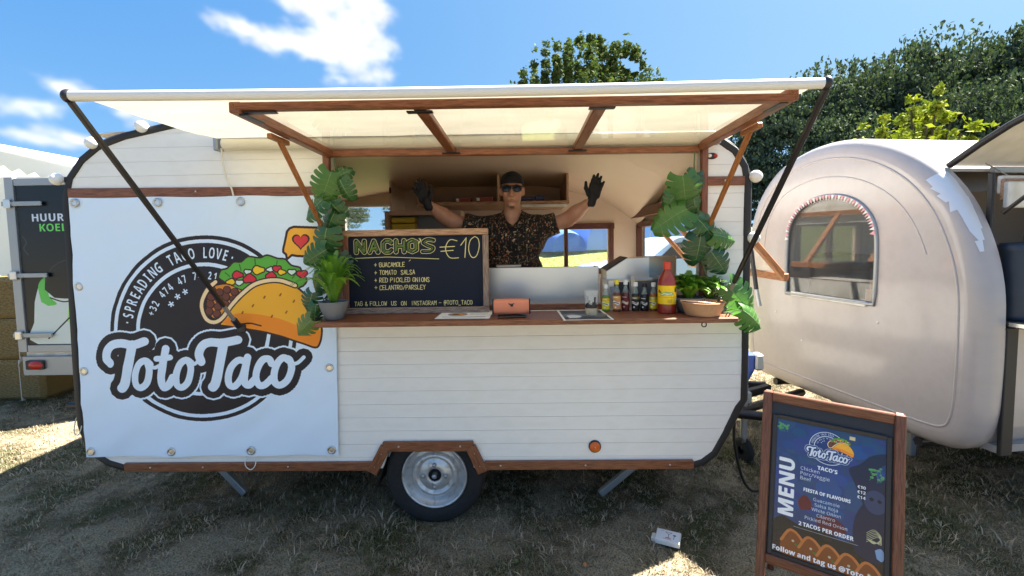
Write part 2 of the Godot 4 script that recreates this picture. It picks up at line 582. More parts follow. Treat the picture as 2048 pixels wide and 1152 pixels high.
# ---------------------------------------------------------------- trees
func leaf_crown(sd: int, blobs: Array, count: int, size: float, tone: Array, gaps := 0.22) -> ArrayMesh:
	rng.seed = sd
	var mb := MB.new()
	mb.tinted = true
	for i in count:
		var b: Array = blobs[i % blobs.size()]
		var d := Vector3(rng.randfn(), rng.randfn() * 0.9, rng.randfn()).normalized()
		var r := pow(rng.randf(), 0.42) * rng.randf_range(0.86, 1.12)
		var p: Vector3 = b[0] + d * r * b[1]
		# clumps: pull towards a jittered lattice so that sprays and gaps show
		var cell := size * 5.5
		var key := (p / cell).floor()
		var hsh := hash(key) % 1000 / 1000.0
		if hsh < gaps:
			continue
		p = p.lerp((key + Vector3.ONE * 0.5 + Vector3(hsh - 0.5, fmod(hsh * 7.0, 1.0) - 0.5, fmod(hsh * 13.0, 1.0) - 0.5) * 0.7) * cell, 0.32)
		var u := Vector3(rng.randfn(), rng.randfn() * 0.6, rng.randfn()).normalized()
		var w := u.cross(Vector3(rng.randfn(), rng.randfn(), rng.randfn())).normalized()
		var s := size * rng.randf_range(0.6, 1.3)
		var c: Color = tone[0]
		c = c.lerp(tone[1], rng.randf())
		mb.tint = c
		mb.quad(p - u * s - w * s * 0.12, p - w * s * 0.5, p + u * s, p + w * s * 0.5)
	return mb.mesh()

func limbs(mb: MB, a: Vector3, dir: Vector3, length: float, r: float, level: int) -> void:
	var p := [a]
	var d := dir
	for i in 4:
		d = (d + Vector3(rng.randf_range(-1, 1), rng.randf_range(-0.3, 0.6), rng.randf_range(-1, 1)) * 0.22).normalized()
		p.append(p[-1] + d * length / 4)
	mb.tube(p, [r, r * 0.85, r * 0.7, r * 0.55, r * 0.4], 7, false)
	if level > 0:
		for i in 4:
			var k := 1 + i % 4
			var q := Vector3(rng.randfn(), rng.randf_range(0.1, 1.0), rng.randfn()).normalized()
			limbs(mb, p[k], (d * 0.5 + q).normalized(), length * 0.62, r * 0.5, level - 1)

func leaf_mat(called: String) -> StandardMaterial3D:
	var m := mat(called, Color.WHITE, 0.75, 0.0, 0.2)
	m.vertex_color_use_as_albedo = true
	m.backlight_enabled = true
	m.backlight = Color(0.62, 0.66, 0.4)
	return m

func trees() -> void:
	var lm := leaf_mat("tree_leaf")
	var bark := tri_tex(mat("bark", lin(0.12, 0.09, 0.065), 0.9), noise_tex(31, 0.05, [[0.0, Color(0.55, 0.5, 0.5)], [1.0, Color(1, 1, 1)]], 128), Vector3(2, 0.6, 2))
	var green := [Color(0.055, 0.085, 0.03), Color(0.125, 0.155, 0.06)]
	# the tree that rises over the awning
	var o := thing("tree", "round leafy tree rising alone above the middle of the awning", "tree", Vector3(3.3, rise(-22.0), -22.0))
	rng.seed = 3
	var tb := MB.new()
	tb.tube([Vector3(0, -0.2, 0), Vector3(0.1, 2, 0), Vector3(-0.05, 4.4, 0.1)], [0.42, 0.33, 0.27], 10, false)
	for i in 7:
		var a := TAU * i / 7.0
		limbs(tb, Vector3(-0.05, 3.6 + 0.15 * i, 0.1), Vector3(cos(a), 1.1, sin(a)).normalized(), 2.7, 0.13, 2)
	add(o, "trunk", tb.mesh(), bark)
	var bl := []
	for q in [[-0.2, 8.4, 0, 2.1], [-2.5, 7.5, 0.4, 1.6], [2.4, 7.6, -0.3, 1.7], [-1.5, 8.9, 0.3, 1.35], [1.5, 9.0, 0.2, 1.35], [3.6, 7.2, 0, 1.15], [-3.7, 7.0, 0.3, 1.15], [3.9, 6.2, 0, 1.0], [0.4, 6.4, 1.4, 2.2], [0, 6.2, -1.6, 2.2], [-2.4, 5.4, 0, 1.7], [2.6, 5.5, 0.2, 1.6], [0.2, 9.9, 0, 0.75], [2.4, 9.0, 0, 0.8]]:
		bl.append([Vector3(q[0], q[1], q[2]), Vector3(q[3], q[3] * 0.82, q[3])])
	add(o, "crown", leaf_crown(41, bl, 56000, 0.105, green, 0.40), lm)
	# the wood at the side: dense trees that overlap, each with its own crown
	var wood := [[7.6, -16.0, 5.7, 2.9], [10.1, -15.0, 7.0, 3.2], [12.9, -15.5, 8.3, 3.6], [15.8, -14.8, 8.9, 3.6], [18.8, -14.5, 9.3, 3.8], [22.4, -13.5, 9.4, 4.0], [11.0, -12.6, 5.6, 2.7], [14.0, -12.0, 6.2, 2.8], [17.4, -11.2, 6.8, 3.0], [5.6, -18.5, 4.8, 2.5]]
	var words := ["low dark tree at the near end of the wood, just past the caravan roof", "dark tree of the wood beside the awning's end post", "dark tree of the wood with a spiky top above the cream trailer's window", "tall dark tree of the wood above the yellow-green bush", "tall dark tree of the wood above the raised hatch", "tallest dark tree of the wood at the edge of the picture", "shaded low tree at the foot of the wood behind the cream trailer's rounded end", "shaded low tree of the wood behind the yellow-green bush", "shaded tree low in the wood behind the cream trailer's open hatch", "small far tree at the end of the wood, seen under the awning's end"]
	var dark := [Color(0.036, 0.056, 0.044), Color(0.092, 0.122, 0.088)]  # haze over the wood is put into these greyed, bluish leaf tones
	var shapes := []
	for k in 3:
		rng.seed = 60 + k
		var b := []
		for i in 22:
			var hgt := rng.randf() if i > 5 else 0.75 + 0.05 * i
			var a := rng.randf() * TAU
			var rr := (1.0 - 0.42 * hgt) * 0.62
			b.append([Vector3(cos(a) * rr, 0.22 + hgt * 0.64, sin(a) * rr), Vector3(1, 0.34, 1) * rng.randf_range(0.32, 0.52)])
		shapes.append(leaf_crown(70 + k, b, 52000, 0.017, dark))
	var tk := MB.new()
	tk.tube([Vector3(0, -0.06, 0), Vector3(0.02, 0.3, 0), Vector3(0, 0.7, 0)], [0.09, 0.07, 0.03], 8, false)
	var tmesh := tk.mesh()
	for i in wood.size():
		var q: Array = wood[i]
		var w := thing("tree", words[i], "tree", Vector3(q[0], rise(q[1]), q[1]), "trees of the wood", i * 2.1)
		w.scale = Vector3(q[3], q[2] - rise(q[1]), q[3])
		add(w, "trunk", tmesh, bark)
		add(w, "crown", shapes[i % 3], lm)
	# trees far back, seen through the caravan's small window
	for i in 4:
		var q: Array = [[-11.5, -27.0, 5.6, 2.0], [-8.0, -30.0, 4.9, 1.9], [-4.8, -28.0, 5.2, 2.1], [8.5, -26.0, 5.0, 2.3]][i]
		var w := thing("tree", ["far tree seen through the caravan's small back window, outer side", "far low tree in the middle of the caravan's small back window", "far tree seen through the small back window, next to the crate", "far dark tree above the blue tent, seen through the back window"][i], "tree", Vector3(q[0], rise(q[1]), q[1]), "far trees", i * 1.3)
		w.scale = Vector3(q[3], q[2] - rise(q[1]), q[3])
		add(w, "trunk", tmesh, bark)
		add(w, "crown", shapes[(i + 1) % 3], lm)
	# the sunlit bush behind the cream trailer
	var bu := thing("bush", "yellow-green sunlit bush with upright sprays behind the cream trailer's roof", "bush", Vector3(8.0, rise(-7.0), -7.0))
	rng.seed = 9
	var sm := MB.new()
	var bb := []
	for i in 42:
		var a := rng.randf() * TAU
		var reach := rng.randf_range(0.2, 2.1)
		var top := Vector3(cos(a) * reach, rng.randf_range(2.7, 4.0) - reach * 0.3, sin(a) * reach)
		sm.tube(curve([Vector3(cos(a) * 0.15, 0, sin(a) * 0.15), top * 0.55 + Vector3(0, 0.2, 0), top], 4), 0.018, 5, false)
		for k in 3:
			bb.append([top * (1.0 - k * 0.16), Vector3(0.15, 0.36, 0.15) * (1.0 + k * 0.4)])
	add(bu, "stem", sm.mesh(), bark)
	add(bu, "crown", leaf_crown(43, bb, 20000, 0.065, [Color(0.17, 0.22, 0.03), Color(0.34, 0.36, 0.05)]), lm)

# ---------------------------------------------------------------- the caravan
const PROFILE := [-2.39, 0.365, 0.97, 0.365, 1.035, 0.385, 1.105, 0.44, 1.165, 0.55, 1.24, 0.71, 1.272, 0.76, 1.272, 1.98, 1.252, 2.09, 1.195, 2.18, 1.11, 2.24, 0.9, 2.32, 0.4, 2.42, -0.3, 2.475, -1.0, 2.475, -1.6, 2.44, -1.98, 2.39, -2.26, 2.335, -2.41, 2.285, -2.52, 2.205, -2.6, 2.10, -2.635, 1.98, -2.66, 0.80, -2.655, 0.64, -2.61, 0.48, -2.50, 0.40]
const ARCH := [-0.905, 0.2, -0.805, 0.475, -0.335, 0.475, -0.255, 0.2]
const OPEN := [-1.08, 1.262, 1.0, 1.262, 1.0, 2.185, -1.08, 2.185]
const BACK := -2.3

func rect(x0: float, y0: float, x1: float, y1: float) -> PackedVector2Array:
	return PackedVector2Array([Vector2(x0, y0), Vector2(x1, y0), Vector2(x1, y1), Vector2(x0, y1)])

func clipped(a: PackedVector2Array, keep: PackedVector2Array, cuts: Array) -> Array:
	var left: Array = Array(Geometry2D.intersect_polygons(a, keep), TYPE_NIL, "", null)
	for c in cuts:
		var next := []
		for p in left:
			next.append_array(Geometry2D.clip_polygons(p, c))
		left = next
	return left

func caravan() -> Node3D:
	var o := thing("food_caravan", "white boarded food caravan with varnished wood trim and an open serving hatch", "caravan", Vector3(-0.69, 0, -1.15))
	var prof := V2(PROFILE)
	var arch := V2(ARCH)
	var hole := V2(OPEN)
	# boards of the serving side, each its own piece
	var joint := 0.352
	while joint < 2.5:
		for p in clipped(rect(-3, joint + 0.0006, 2, joint + 0.0795 - 0.0006), prof, [arch, hole]):
			if p.size() >= 3:
				var mb := wb(o)
				mb.extrude(p, -0.006, 0.006 + 0.0012 * sin(joint * 91.0))
				add(o, "board", mb.mesh(), M.white_board)
		joint += 0.0795
	for half in [rect(-3, 0, -0.04, 3), rect(-0.04, 0, 2, 3)]:
		for p in clipped(half, prof, [arch, hole]):
			var mb := wb(o)
			mb.extrude(p, -0.034, -0.006)
			add(o, "front_panel", mb.mesh(), M.gap)
			mb = wb(o)
			mb.extrude(p, -0.04, -0.0345)
			add(o, "front_lining", mb.mesh(), M.liner)
	# roof and end walls, with a window in the hitch end
	var sh := wb(o)
	var ln := wb(o)
	var cen := Vector2(-0.69, 1.4)
	for i in prof.size():
		var a := prof[i]
		var b := prof[(i + 1) % prof.size()]
		var nn := (b - a).orthogonal().normalized()
		var ia := a + (cen - a).normalized() * 0.045
		var ib := b + (cen - b).normalized() * 0.045
		if i == 0:  # the underside, open above the wheel
			for s in [[a.x, b.x, -0.37, BACK], [a.x, -0.905, -0.006, -0.37], [-0.255, b.x, -0.006, -0.37]]:
				sh.quad(Vector3(s[0], a.y, s[2]), Vector3(s[0], a.y, s[3]), Vector3(s[1], a.y, s[3]), Vector3(s[1], a.y, s[2]))
			continue
		if i == 6:  # the upright of the hitch end: leave out the window
			for s in [[-0.034, BACK, 0.76, 1.26], [-0.034, BACK, 1.81, 1.98], [-0.034, -0.36, 1.26, 1.81], [-2.2, BACK, 1.26, 1.81]]:
				sh.quad(Vector3(1.272, s[2], s[0]), Vector3(1.272, s[2], s[1]), Vector3(1.272, s[3], s[1]), Vector3(1.272, s[3], s[0]))
				ln.quad(Vector3(1.228, s[2], s[0]), Vector3(1.228, s[3], s[0]), Vector3(1.228, s[3], s[1]), Vector3(1.228, s[2], s[1]))
			continue
		sh.quad(Vector3(a.x, a.y, -0.006), Vector3(a.x, a.y, BACK), Vector3(b.x, b.y, BACK), Vector3(b.x, b.y, -0.006))
		ln.quad(Vector3(ia.x, ia.y, -0.04), Vector3(ib.x, ib.y, -0.04), Vector3(ib.x, ib.y, BACK), Vector3(ia.x, ia.y, BACK))
	add(o, "shell", sh.mesh(), M.white_paint)
	add(o, "lining", ln.mesh(), M.liner)
	# back wall in slices round its two windows
	var slices := [[-3.0, -1.88, []], [-1.88, -1.31, [1.62, 2.085]], [-1.31, 0.02, []], [0.02, 0.90, [1.385, 1.80]], [0.90, 2.0, []]]
	for s in slices:
		var spans := [[0.0, 3.0]] if s[2].is_empty() else [[0.0, s[2][0]], [s[2][1], 3.0]]
		for y in spans:
			for p in clipped(rect(s[0], y[0], s[1], y[1]), prof, []):
				var mb := wb(o)
				mb.extrude(p, BACK, BACK + 0.03)
				add(o, "back_wall", mb.mesh(), M.liner)
	# back windows
	var wf := wb(o)
	var loop := []
	for q in [[-1.88, 1.65], [-1.88, 2.04], [-1.83, 2.085], [-1.36, 2.085], [-1.31, 2.04], [-1.31, 1.65], [-1.36, 1.62], [-1.83, 1.62], [-1.88, 1.65]]:
		loop.append(Vector3(q[0], q[1], BACK + 0.035))
	wf.tube(loop, 0.016, 6, false)
	var win := add(o, "window", wf.mesh(), M.white_paint)
	wbox(win, "pane", Vector3(-1.595, 1.85, BACK + 0.012), Vector3(0.56, 0.46, 0.004), M.window_glass, 0)
	for cx in [-1.87, -1.32]:
		for cy in [2.075]:
			wbox(win, "corner_fillet", Vector3(cx, cy, BACK + 0.016), Vector3(0.03, 0.03, 0.03), M.white_paint, 0.012)
	var wn := Node3D.new()
	wn.name = "window"
	o.add_child(wn, true)
	for q in [[-0.01, 1.30, -0.01, 1.83], [0.935, 1.30, 0.935, 1.83], [0.46, 1.37, 0.46, 1.80], [-0.04, 1.83, 0.965, 1.83], [-0.04, 1.36, 0.965, 1.36]]:
		beam(wn, "window_frame", Vector3(q[0], q[1], BACK + 0.05), Vector3(q[2], q[3], BACK + 0.05), 0.06, 0.04, M.dark_wood, Vector3(0, 0, 1) if q[0] == q[2] else Vector3.UP)
	wbox(wn, "pane", Vector3(0.46, 1.59, BACK + 0.012), Vector3(0.87, 0.41, 0.004), M.window_glass, 0)
	# window of the hitch end: dark frame inside, pelmet, glazed flap propped open outside
	var we := Node3D.new()
	we.name = "window"
	o.add_child(we, true)
	for q in [[-0.34, 1.23, -0.34, 1.84], [-2.21, 1.23, -2.21, 1.84], [-0.31, 1.84, -2.24, 1.84], [-0.31, 1.235, -2.24, 1.235]]:
		beam(we, "window_frame", Vector3(1.215, q[1], q[0]), Vector3(1.215, q[3], q[2]), 0.055, 0.03, M.dark_wood, Vector3(1, 0, 0) if q[0] == q[2] else Vector3.UP)
	beam(we, "pelmet", Vector3(1.17, 1.945, -0.3), Vector3(1.17, 1.945, -2.25), 0.085, 0.07, M.dark_wood)
	var fl := Node3D.new()
	fl.name = "window_flap"
	o.add_child(fl, true)
	var h0 := Vector3(1.295, 1.90, 0)
	var h1 := Vector3(1.70, 1.43, 0)
	for z in [-0.40, -0.95, -1.5, -2.1]:
		beam(fl, "flap_rail", h0 + Vector3(0, 0, z), h1 + Vector3(0, 0, z), 0.05, 0.035, M.golden_wood, Vector3(0, 0, 1))
	for p in [h0, h1]:
		beam(fl, "flap_rail", p + Vector3(0, 0, -0.37), p + Vector3(0, 0, -2.13), 0.05, 0.036, M.golden_wood)
	var gp := wb(fl)
	var up := Vector3(0.47, 0.405, 0).normalized() * 0.008
	gp.quad(h0 + up + Vector3(0, 0, -0.4), h1 + up + Vector3(0, 0, -0.4), h1 + up + Vector3(0, 0, -2.1), h0 + up + Vector3(0, 0, -2.1))
	add(fl, "pane", gp.mesh(), M.window_glass)
	wtube(fl, "stay", [Vector3(1.455, 1.70, -0.36), Vector3(1.465, 1.60, -0.35), Vector3(1.50, 1.36, -0.35)], 0.014, M.black_metal)
	wtube(fl, "stay_tip", [Vector3(1.50, 1.36, -0.35), Vector3(1.525, 1.25, -0.35)], 0.012, M.galvanised)
	# floor, chassis, wheel box
	wbox(o, "floor", Vector3(-0.7, 0.387, -1.33), Vector3(3.3, 0.03, 1.90), M.dark_wood)
	for z in [-0.45, -1.85]:
		beam(o, "chassis_rail", Vector3(-2.3, 0.33, z), Vector3(1.15, 0.33, z), 0.07, 0.05, M.black_metal)
	beam(o, "axle", Vector3(-0.547, 0.29, -0.1), Vector3(-0.547, 0.29, -2.2), 0.07, 0.07, M.black_metal)
	var ab := wb(o)
	for i in 3:
		var a := Vector2(ARCH[i * 2], ARCH[i * 2 + 1])
		var b := Vector2(ARCH[i * 2 + 2], ARCH[i * 2 + 3])
		ab.quad(Vector3(a.x, a.y, -0.03), Vector3(b.x, b.y, -0.03), Vector3(b.x, b.y, -0.36), Vector3(a.x, a.y, -0.36))
	ab.quad(Vector3(-0.905, 0.2, -0.355), Vector3(-0.255, 0.2, -0.355), Vector3(-0.335, 0.475, -0.355), Vector3(-0.805, 0.475, -0.355))
	add(o, "wheel_box", ab.mesh(), M.dark_plastic)
	wheel(o, Vector3(-0.545, 0.298, -0.022), "wheel", 1.0)
	wheel(o, Vector3(-0.547, 0.294, -2.24), "wheel", -1.0)
	# black edge profile round the serving side
	var path := []
	for i in prof.size() + 1:
		var q := prof[(i + 1) % prof.size()]
		path.append(Vector3(q.x, q.y, 0.0))
	path = path.slice(0, prof.size() - 0)
	var eb := wb(o)
	var rows := []
	for i in path.size():
		var q: Vector3 = path[i]
		var nx: Vector3 = path[mini(i + 1, path.size() - 1)] - path[maxi(i - 1, 0)]
		var out := Vector3(nx.y, -nx.x, 0).normalized()
		rows.append(PackedVector3Array([q + out * 0.012 + Vector3(0, 0, -0.05), q + out * 0.014 + Vector3(0, 0, 0.006), q + out * 0.006 + Vector3(0, 0, 0.016), q - out * 0.022 + Vector3(0, 0, 0.016), q - out * 0.028 + Vector3(0, 0, 0.004)]))
	eb.grid(rows)
	add(o, "edge_strip", eb.mesh(), M.black_rubber)
	var bk := MB.new(inv(o) * Transform3D(Basis(), Vector3(0, 0, 0)))
	rows = []
	for r in rows_back(path):
		rows.append(r)
	bk.grid(rows)
	add(o, "edge_strip", bk.mesh(), M.black_rubber)
	# wood bands, skirting and wheel arch
	beam(o, "wood_band", Vector3(-2.605, 2.012, 0.012), Vector3(-1.098, 1.995, 0.012), 0.052, 0.02, M.varnished_wood)
	beam(o, "wood_band", Vector3(1.022, 2.01, 0.012), Vector3(1.243, 2.008, 0.012), 0.05, 0.02, M.varnished_wood)
	beam(o, "skirting", Vector3(-2.39, 0.385, 0.018), Vector3(-0.885, 0.385, 0.018), 0.052, 0.022, M.varnished_wood)
	beam(o, "skirting", Vector3(-0.24, 0.385, 0.018), Vector3(0.975, 0.385, 0.018), 0.052, 0.022, M.varnished_wood)
	for q in [[-0.905, 0.345, -0.82, 0.50], [-0.25, 0.345, -0.318, 0.50]]:
		beam(o, "arch_trim", Vector3(q[0], q[1], 0.022), Vector3(q[2], q[3], 0.022), 0.062, 0.024, M.varnished_wood)
	beam(o, "arch_trim", Vector3(-0.835, 0.503, 0.020), Vector3(-0.302, 0.503, 0.020), 0.06, 0.02, M.varnished_wood)
	for q in [[-0.74, 0.505], [-0.379, 0.505], [-0.842, 0.462], [-0.296, 0.462], [-0.885, 0.385], [-0.266, 0.385], [-0.145, 0.387], [0.349, 0.387], [0.836, 0.387], [-1.91, 0.387], [-2.227, 0.387], [-1.4, 0.387], [-1.85, 2.005], [1.13, 2.01]]:
		var s := wb(o)
		s.ball(Vector3(q[0], q[1], 0.030), Vector3(0.006, 0.006, 0.005), 8, 4)
		add(o, "screw", s.mesh(), M.steel)
	# side lamps
	var lamp := wb(o)
	lamp.lathe([[0.036, 0.0], [0.036, 0.012], [0.031, 0.016]], 20, Transform3D(Basis(Vector3.RIGHT, PI / 2), Vector3(0.406, 0.492, 0.006)))
	var lp := add(o, "side_reflector", lamp.mesh(), M.dark_plastic)
	lamp = wb(lp)
	lamp.lathe([[0.031, 0.016], [0.029, 0.020], [0.012, 0.023], [0.0, 0.0235]], 20, Transform3D(Basis(Vector3.RIGHT, PI / 2), Vector3(0.406, 0.492, 0.006)))
	add(lp, "lens", lamp.mesh(), M.orange_lens)
	lamp = wb(lp)
	lamp.ball(Vector3(0.406, 0.492, 0.030), Vector3(0.004, 0.004, 0.003), 8, 4)
	add(lp, "screw", lamp.mesh(), M.steel)
	var ml := wb(o)
	ml.ball(Vector3(1.062, 2.148, 0.008), Vector3(0.034, 0.018, 0.014))
	var mk := add(o, "marker_lamp", ml.mesh(), M.dark_plastic)
	for q in [[1.048, "white_lens"], [1.078, "red_lens"]]:
		ml = wb(mk)
		ml.ball(Vector3(q[0], 2.149, 0.014), Vector3(0.013, 0.011, 0.012))
		add(mk, "lens", ml.mesh(), M[q[1]])
	# corner steadies, jockey wheel and tow bar
	for q in [[-2.25, 0.34, -0.40, -1.905, 0.012, -0.355], [0.95, 0.34, -0.42, 0.49, 0.012, -0.33], [-2.25, 0.34, -1.9, -1.905, 0.012, -1.95], [0.95, 0.34, -1.9, 0.49, 0.012, -1.95]]:
		beam(o, "corner_steady", Vector3(q[0], q[1], q[2]), Vector3(q[3], q[4], q[5]), 0.045, 0.035, M.galvanised)
	beam(o, "tow_bar", Vector3(1.2, 0.42, -0.75), Vector3(2.0, 0.46, -1.12), 0.06, 0.05, M.black_metal)
	beam(o, "tow_bar", Vector3(1.2, 0.42, -1.5), Vector3(2.0, 0.46, -1.16), 0.06, 0.05, M.black_metal)
	wtube(o, "jockey_post", [Vector3(1.632, 0.60, -0.76), Vector3(1.632, 0.20, -0.76)], 0.024, M.galvanised, 12)
	wbox(o, "jockey_clamp", Vector3(1.665, 0.50, -0.80), Vector3(0.05, 0.09, 0.09), M.galvanised, 0.01)
	wtube(o, "jockey_fork", curve([Vector3(1.632, 0.20, -0.76), Vector3(1.64, 0.17, -0.77), Vector3(1.652, 0.09, -0.82)], 4), 0.014, M.galvanised)
	var jw := wb(o)
	jw.lathe([[0.03, -0.025], [0.07, -0.028], [0.088, -0.018], [0.09, 0.0], [0.088, 0.018], [0.07, 0.028], [0.03, 0.025]], 24, Transform3D(Basis(Vector3(0.3, 0, 1).normalized(), PI / 2), Vector3(1.652, 0.09, -0.80)))
	add(o, "jockey_wheel", jw.mesh(), M.tyre)
	# latch and cord at the rear end
	wbox(o, "end_handle", Vector3(-2.72, 0.745, -0.05), Vector3(0.10, 0.035, 0.05), M.black_metal, 0.01)
	wbox(o, "end_handle", Vector3(-2.69, 0.775, -0.04), Vector3(0.035, 0.05, 0.04), M.galvanised, 0.008)
	# the counter with its posts
	beam(o, "counter", Vector3(-1.115, 1.2765, 0.148), Vector3(1.092, 1.2765, 0.148), 0.027, 0.305, M.varnished_wood, Vector3.UP, 0.005)
	for x in [-1.098, 1.018]:
		beam(o, "post", Vector3(x, 1.292, 0.013), Vector3(x, 2.235, 0.013), 0.036, 0.038, M.varnished_wood, Vector3.RIGHT)
	beam(o, "head_rail", Vector3(-1.08, 2.212, -0.012), Vector3(1.0, 2.190, -0.012), 0.035, 0.03, M.varnished_wood)
	for x in [-1.075, 1.05]:
		for k in 9:
			var f := k / 8.0
			var p := Vector3(x - 0.02 * f, 1.30 + 0.17 * f, 0.27 - 0.25 * f)
			var cb := MB.new(inv(o) * Transform3D(Basis.from_euler(Vector3(0.7, PI / 2 if k % 2 else 0.0, 0.0)), p))
			var ring := []
			for j in 13:
				ring.append(Vector3(cos(TAU * j / 12) * 0.009, sin(TAU * j / 12) * 0.017, 0))
			cb.tube(ring, 0.0028, 5, false)
			add(o, "chain_link", cb.mesh(), M.black_metal)
	var hk := wb(o)
	hk.tube(ring_path(Vector3(0.925, 1.252, 0.28), 0.012, Vector3(0, 0, 1)), 0.003, 6, false)
	add(o, "eyelet", hk.mesh(), M.black_metal)
	# glazed hatch flap held up under the awning
	var ff := Node3D.new()
	ff.name = "hatch_flap"
	o.add_child(ff, true)
	var hy := 2.2
	var oy := 2.216
	for x in [-1.075, 1.0]:
		beam(ff, "flap_rail", Vector3(x, hy, 0.02), Vector3(x, oy, 0.895), 0.042, 0.045, M.varnished_wood)
	for x in [-0.385, 0.312]:
		beam(ff, "flap_bar", Vector3(x, hy + 0.002, 0.045), Vector3(x, oy + 0.002, 0.86), 0.03, 0.05, M.varnished_wood)
		for z in [0.06, 0.84]:
			wbox(ff, "angle_bracket", Vector3(x, lerpf(hy, oy, z) - 0.017, z), Vector3(0.10, 0.006, 0.028), M.black_metal, 0.001)
	beam(ff, "flap_rail", Vector3(-1.06, hy, 0.022), Vector3(0.985, hy - 0.018, 0.022), 0.036, 0.04, M.varnished_wood)
	beam(ff, "flap_rail", Vector3(-1.075, oy + 0.004, 0.875), Vector3(1.005, oy - 0.010, 0.875), 0.028, 0.045, M.varnished_wood)
	for x in [-1.055, 0.98]:
		wbox(ff, "angle_bracket", Vector3(x, oy - 0.024, 0.81), Vector3(0.03, 0.006, 0.13), M.black_metal, 0.001)
		wbox(ff, "angle_bracket", Vector3(x - signf(x) * 0.06, oy - 0.015, 0.866), Vector3(0.13, 0.006, 0.03), M.black_metal, 0.001)
	for q in [[-0.735, 0.64], [-0.036, 0.64], [0.66, 0.64]]:
		var gb := wb(ff)
		var hw: float = q[1] / 2
		gb.quad(Vector3(q[0] - hw, hy + 0.01, 0.05), Vector3(q[0] + hw, hy + 0.01, 0.05), Vector3(q[0] + hw, oy + 0.01, 0.87), Vector3(q[0] - hw, oy + 0.01, 0.87))
		add(ff, "pane", gb.mesh(), M.flap_glazing)
	for x in [-1.105, 1.03]:
		beam(o, "prop", Vector3(x, 2.178, 0.52), Vector3(x, 1.745, 0.05), 0.022, 0.022, M.golden_wood, Vector3(0, 0, 1))
		beam(o, "prop_block", Vector3(x, 2.174, 0.44), Vector3(x, 2.176, 0.60), 0.024, 0.026, M.golden_wood)
		wbox(o, "prop_plate", Vector3(x - signf(x) * 0.01, 1.76, 0.035), Vector3(0.03, 0.06, 0.012), M.golden_wood, 0.002)
	interior(o)
	return o

func rows_back(path: Array) -> Array:
	var rows := []
	for i in path.size():
		var q: Vector3 = path[i]
		var nx: Vector3 = path[mini(i + 1, path.size() - 1)] - path[maxi(i - 1, 0)]
		var out := Vector3(nx.y, -nx.x, 0).normalized()
		rows.append(PackedVector3Array([q + out * 0.012 + Vector3(0, 0, BACK - 0.012), q + out * 0.014 + Vector3(0, 0, BACK + 0.04)]))
	return rows

func ring_path(c: Vector3, r: float, axis: Vector3, seg := 14) -> Array:
	var u := axis.cross(Vector3.UP if absf(axis.y) < 0.9 else Vector3.RIGHT).normalized()
	var w := axis.cross(u)
	var p := []
	for i in seg + 1:
		p.append(c + (u * cos(TAU * i / seg) + w * sin(TAU * i / seg)) * r)
	return p

func wheel(o: Node3D, c: Vector3, called: String, side: float) -> void:
	var x := inv(o) * Transform3D(Basis(Vector3.RIGHT, PI / 2 * side), c)
	var mb := MB.new(x)
	mb.lathe([[0.196, -0.14], [0.22, -0.155], [0.262, -0.15], [0.288, -0.135], [0.297, -0.11], [0.298, -0.075], [0.297, -0.035], [0.290, -0.008], [0.272, 0.006], [0.225, 0.012], [0.196, -0.006]], 48)
	var w := add(o, called, mb.mesh(), M.tyre)
	mb = MB.new(x)
	mb.lathe([[0.197, -0.010], [0.196, 0.004], [0.190, 0.007], [0.183, 0.002], [0.179, -0.012], [0.170, -0.020], [0.165, -0.032], [0.150, -0.045], [0.142, -0.05], [0.138, -0.028], [0.128, -0.014], [0.116, -0.010], [0.108, -0.016], [0.102, -0.026], [0.094, -0.026], [0.088, -0.016], [0.060, -0.010], [0.044, -0.010], [0.038, -0.016]], 48)
	add(w, "rim", mb.mesh(), M.rim_paint)
	mb = MB.new(x)
	mb.lathe([[0.040, -0.012], [0.036, -0.03], [0.030, -0.04], [0.0, -0.045]], 20)
	add(w, "hub", mb.mesh(), M.black_rubber)
	mb = MB.new(x)
	mb.lathe([[0.016, -0.045], [0.016, -0.012], [0.012, -0.004], [0.0, -0.003]], 12, Transform3D(Basis(), Vector3(-0.004, 0, 0.008)))
	add(w, "hub_cap", mb.mesh(), M.galvanised)
	for k in 4:
		mb = MB.new(x)
		var p := Vector3(cos(TAU * k / 4), 0, sin(TAU * k / 4)) * 0.067
		mb.lathe([[0.013, -0.012], [0.013, 0.002], [0.009, 0.008], [0.0, 0.008]], 6, Transform3D(Basis(), p))
		add(w, "wheel_bolt", mb.mesh(), M.galvanised)

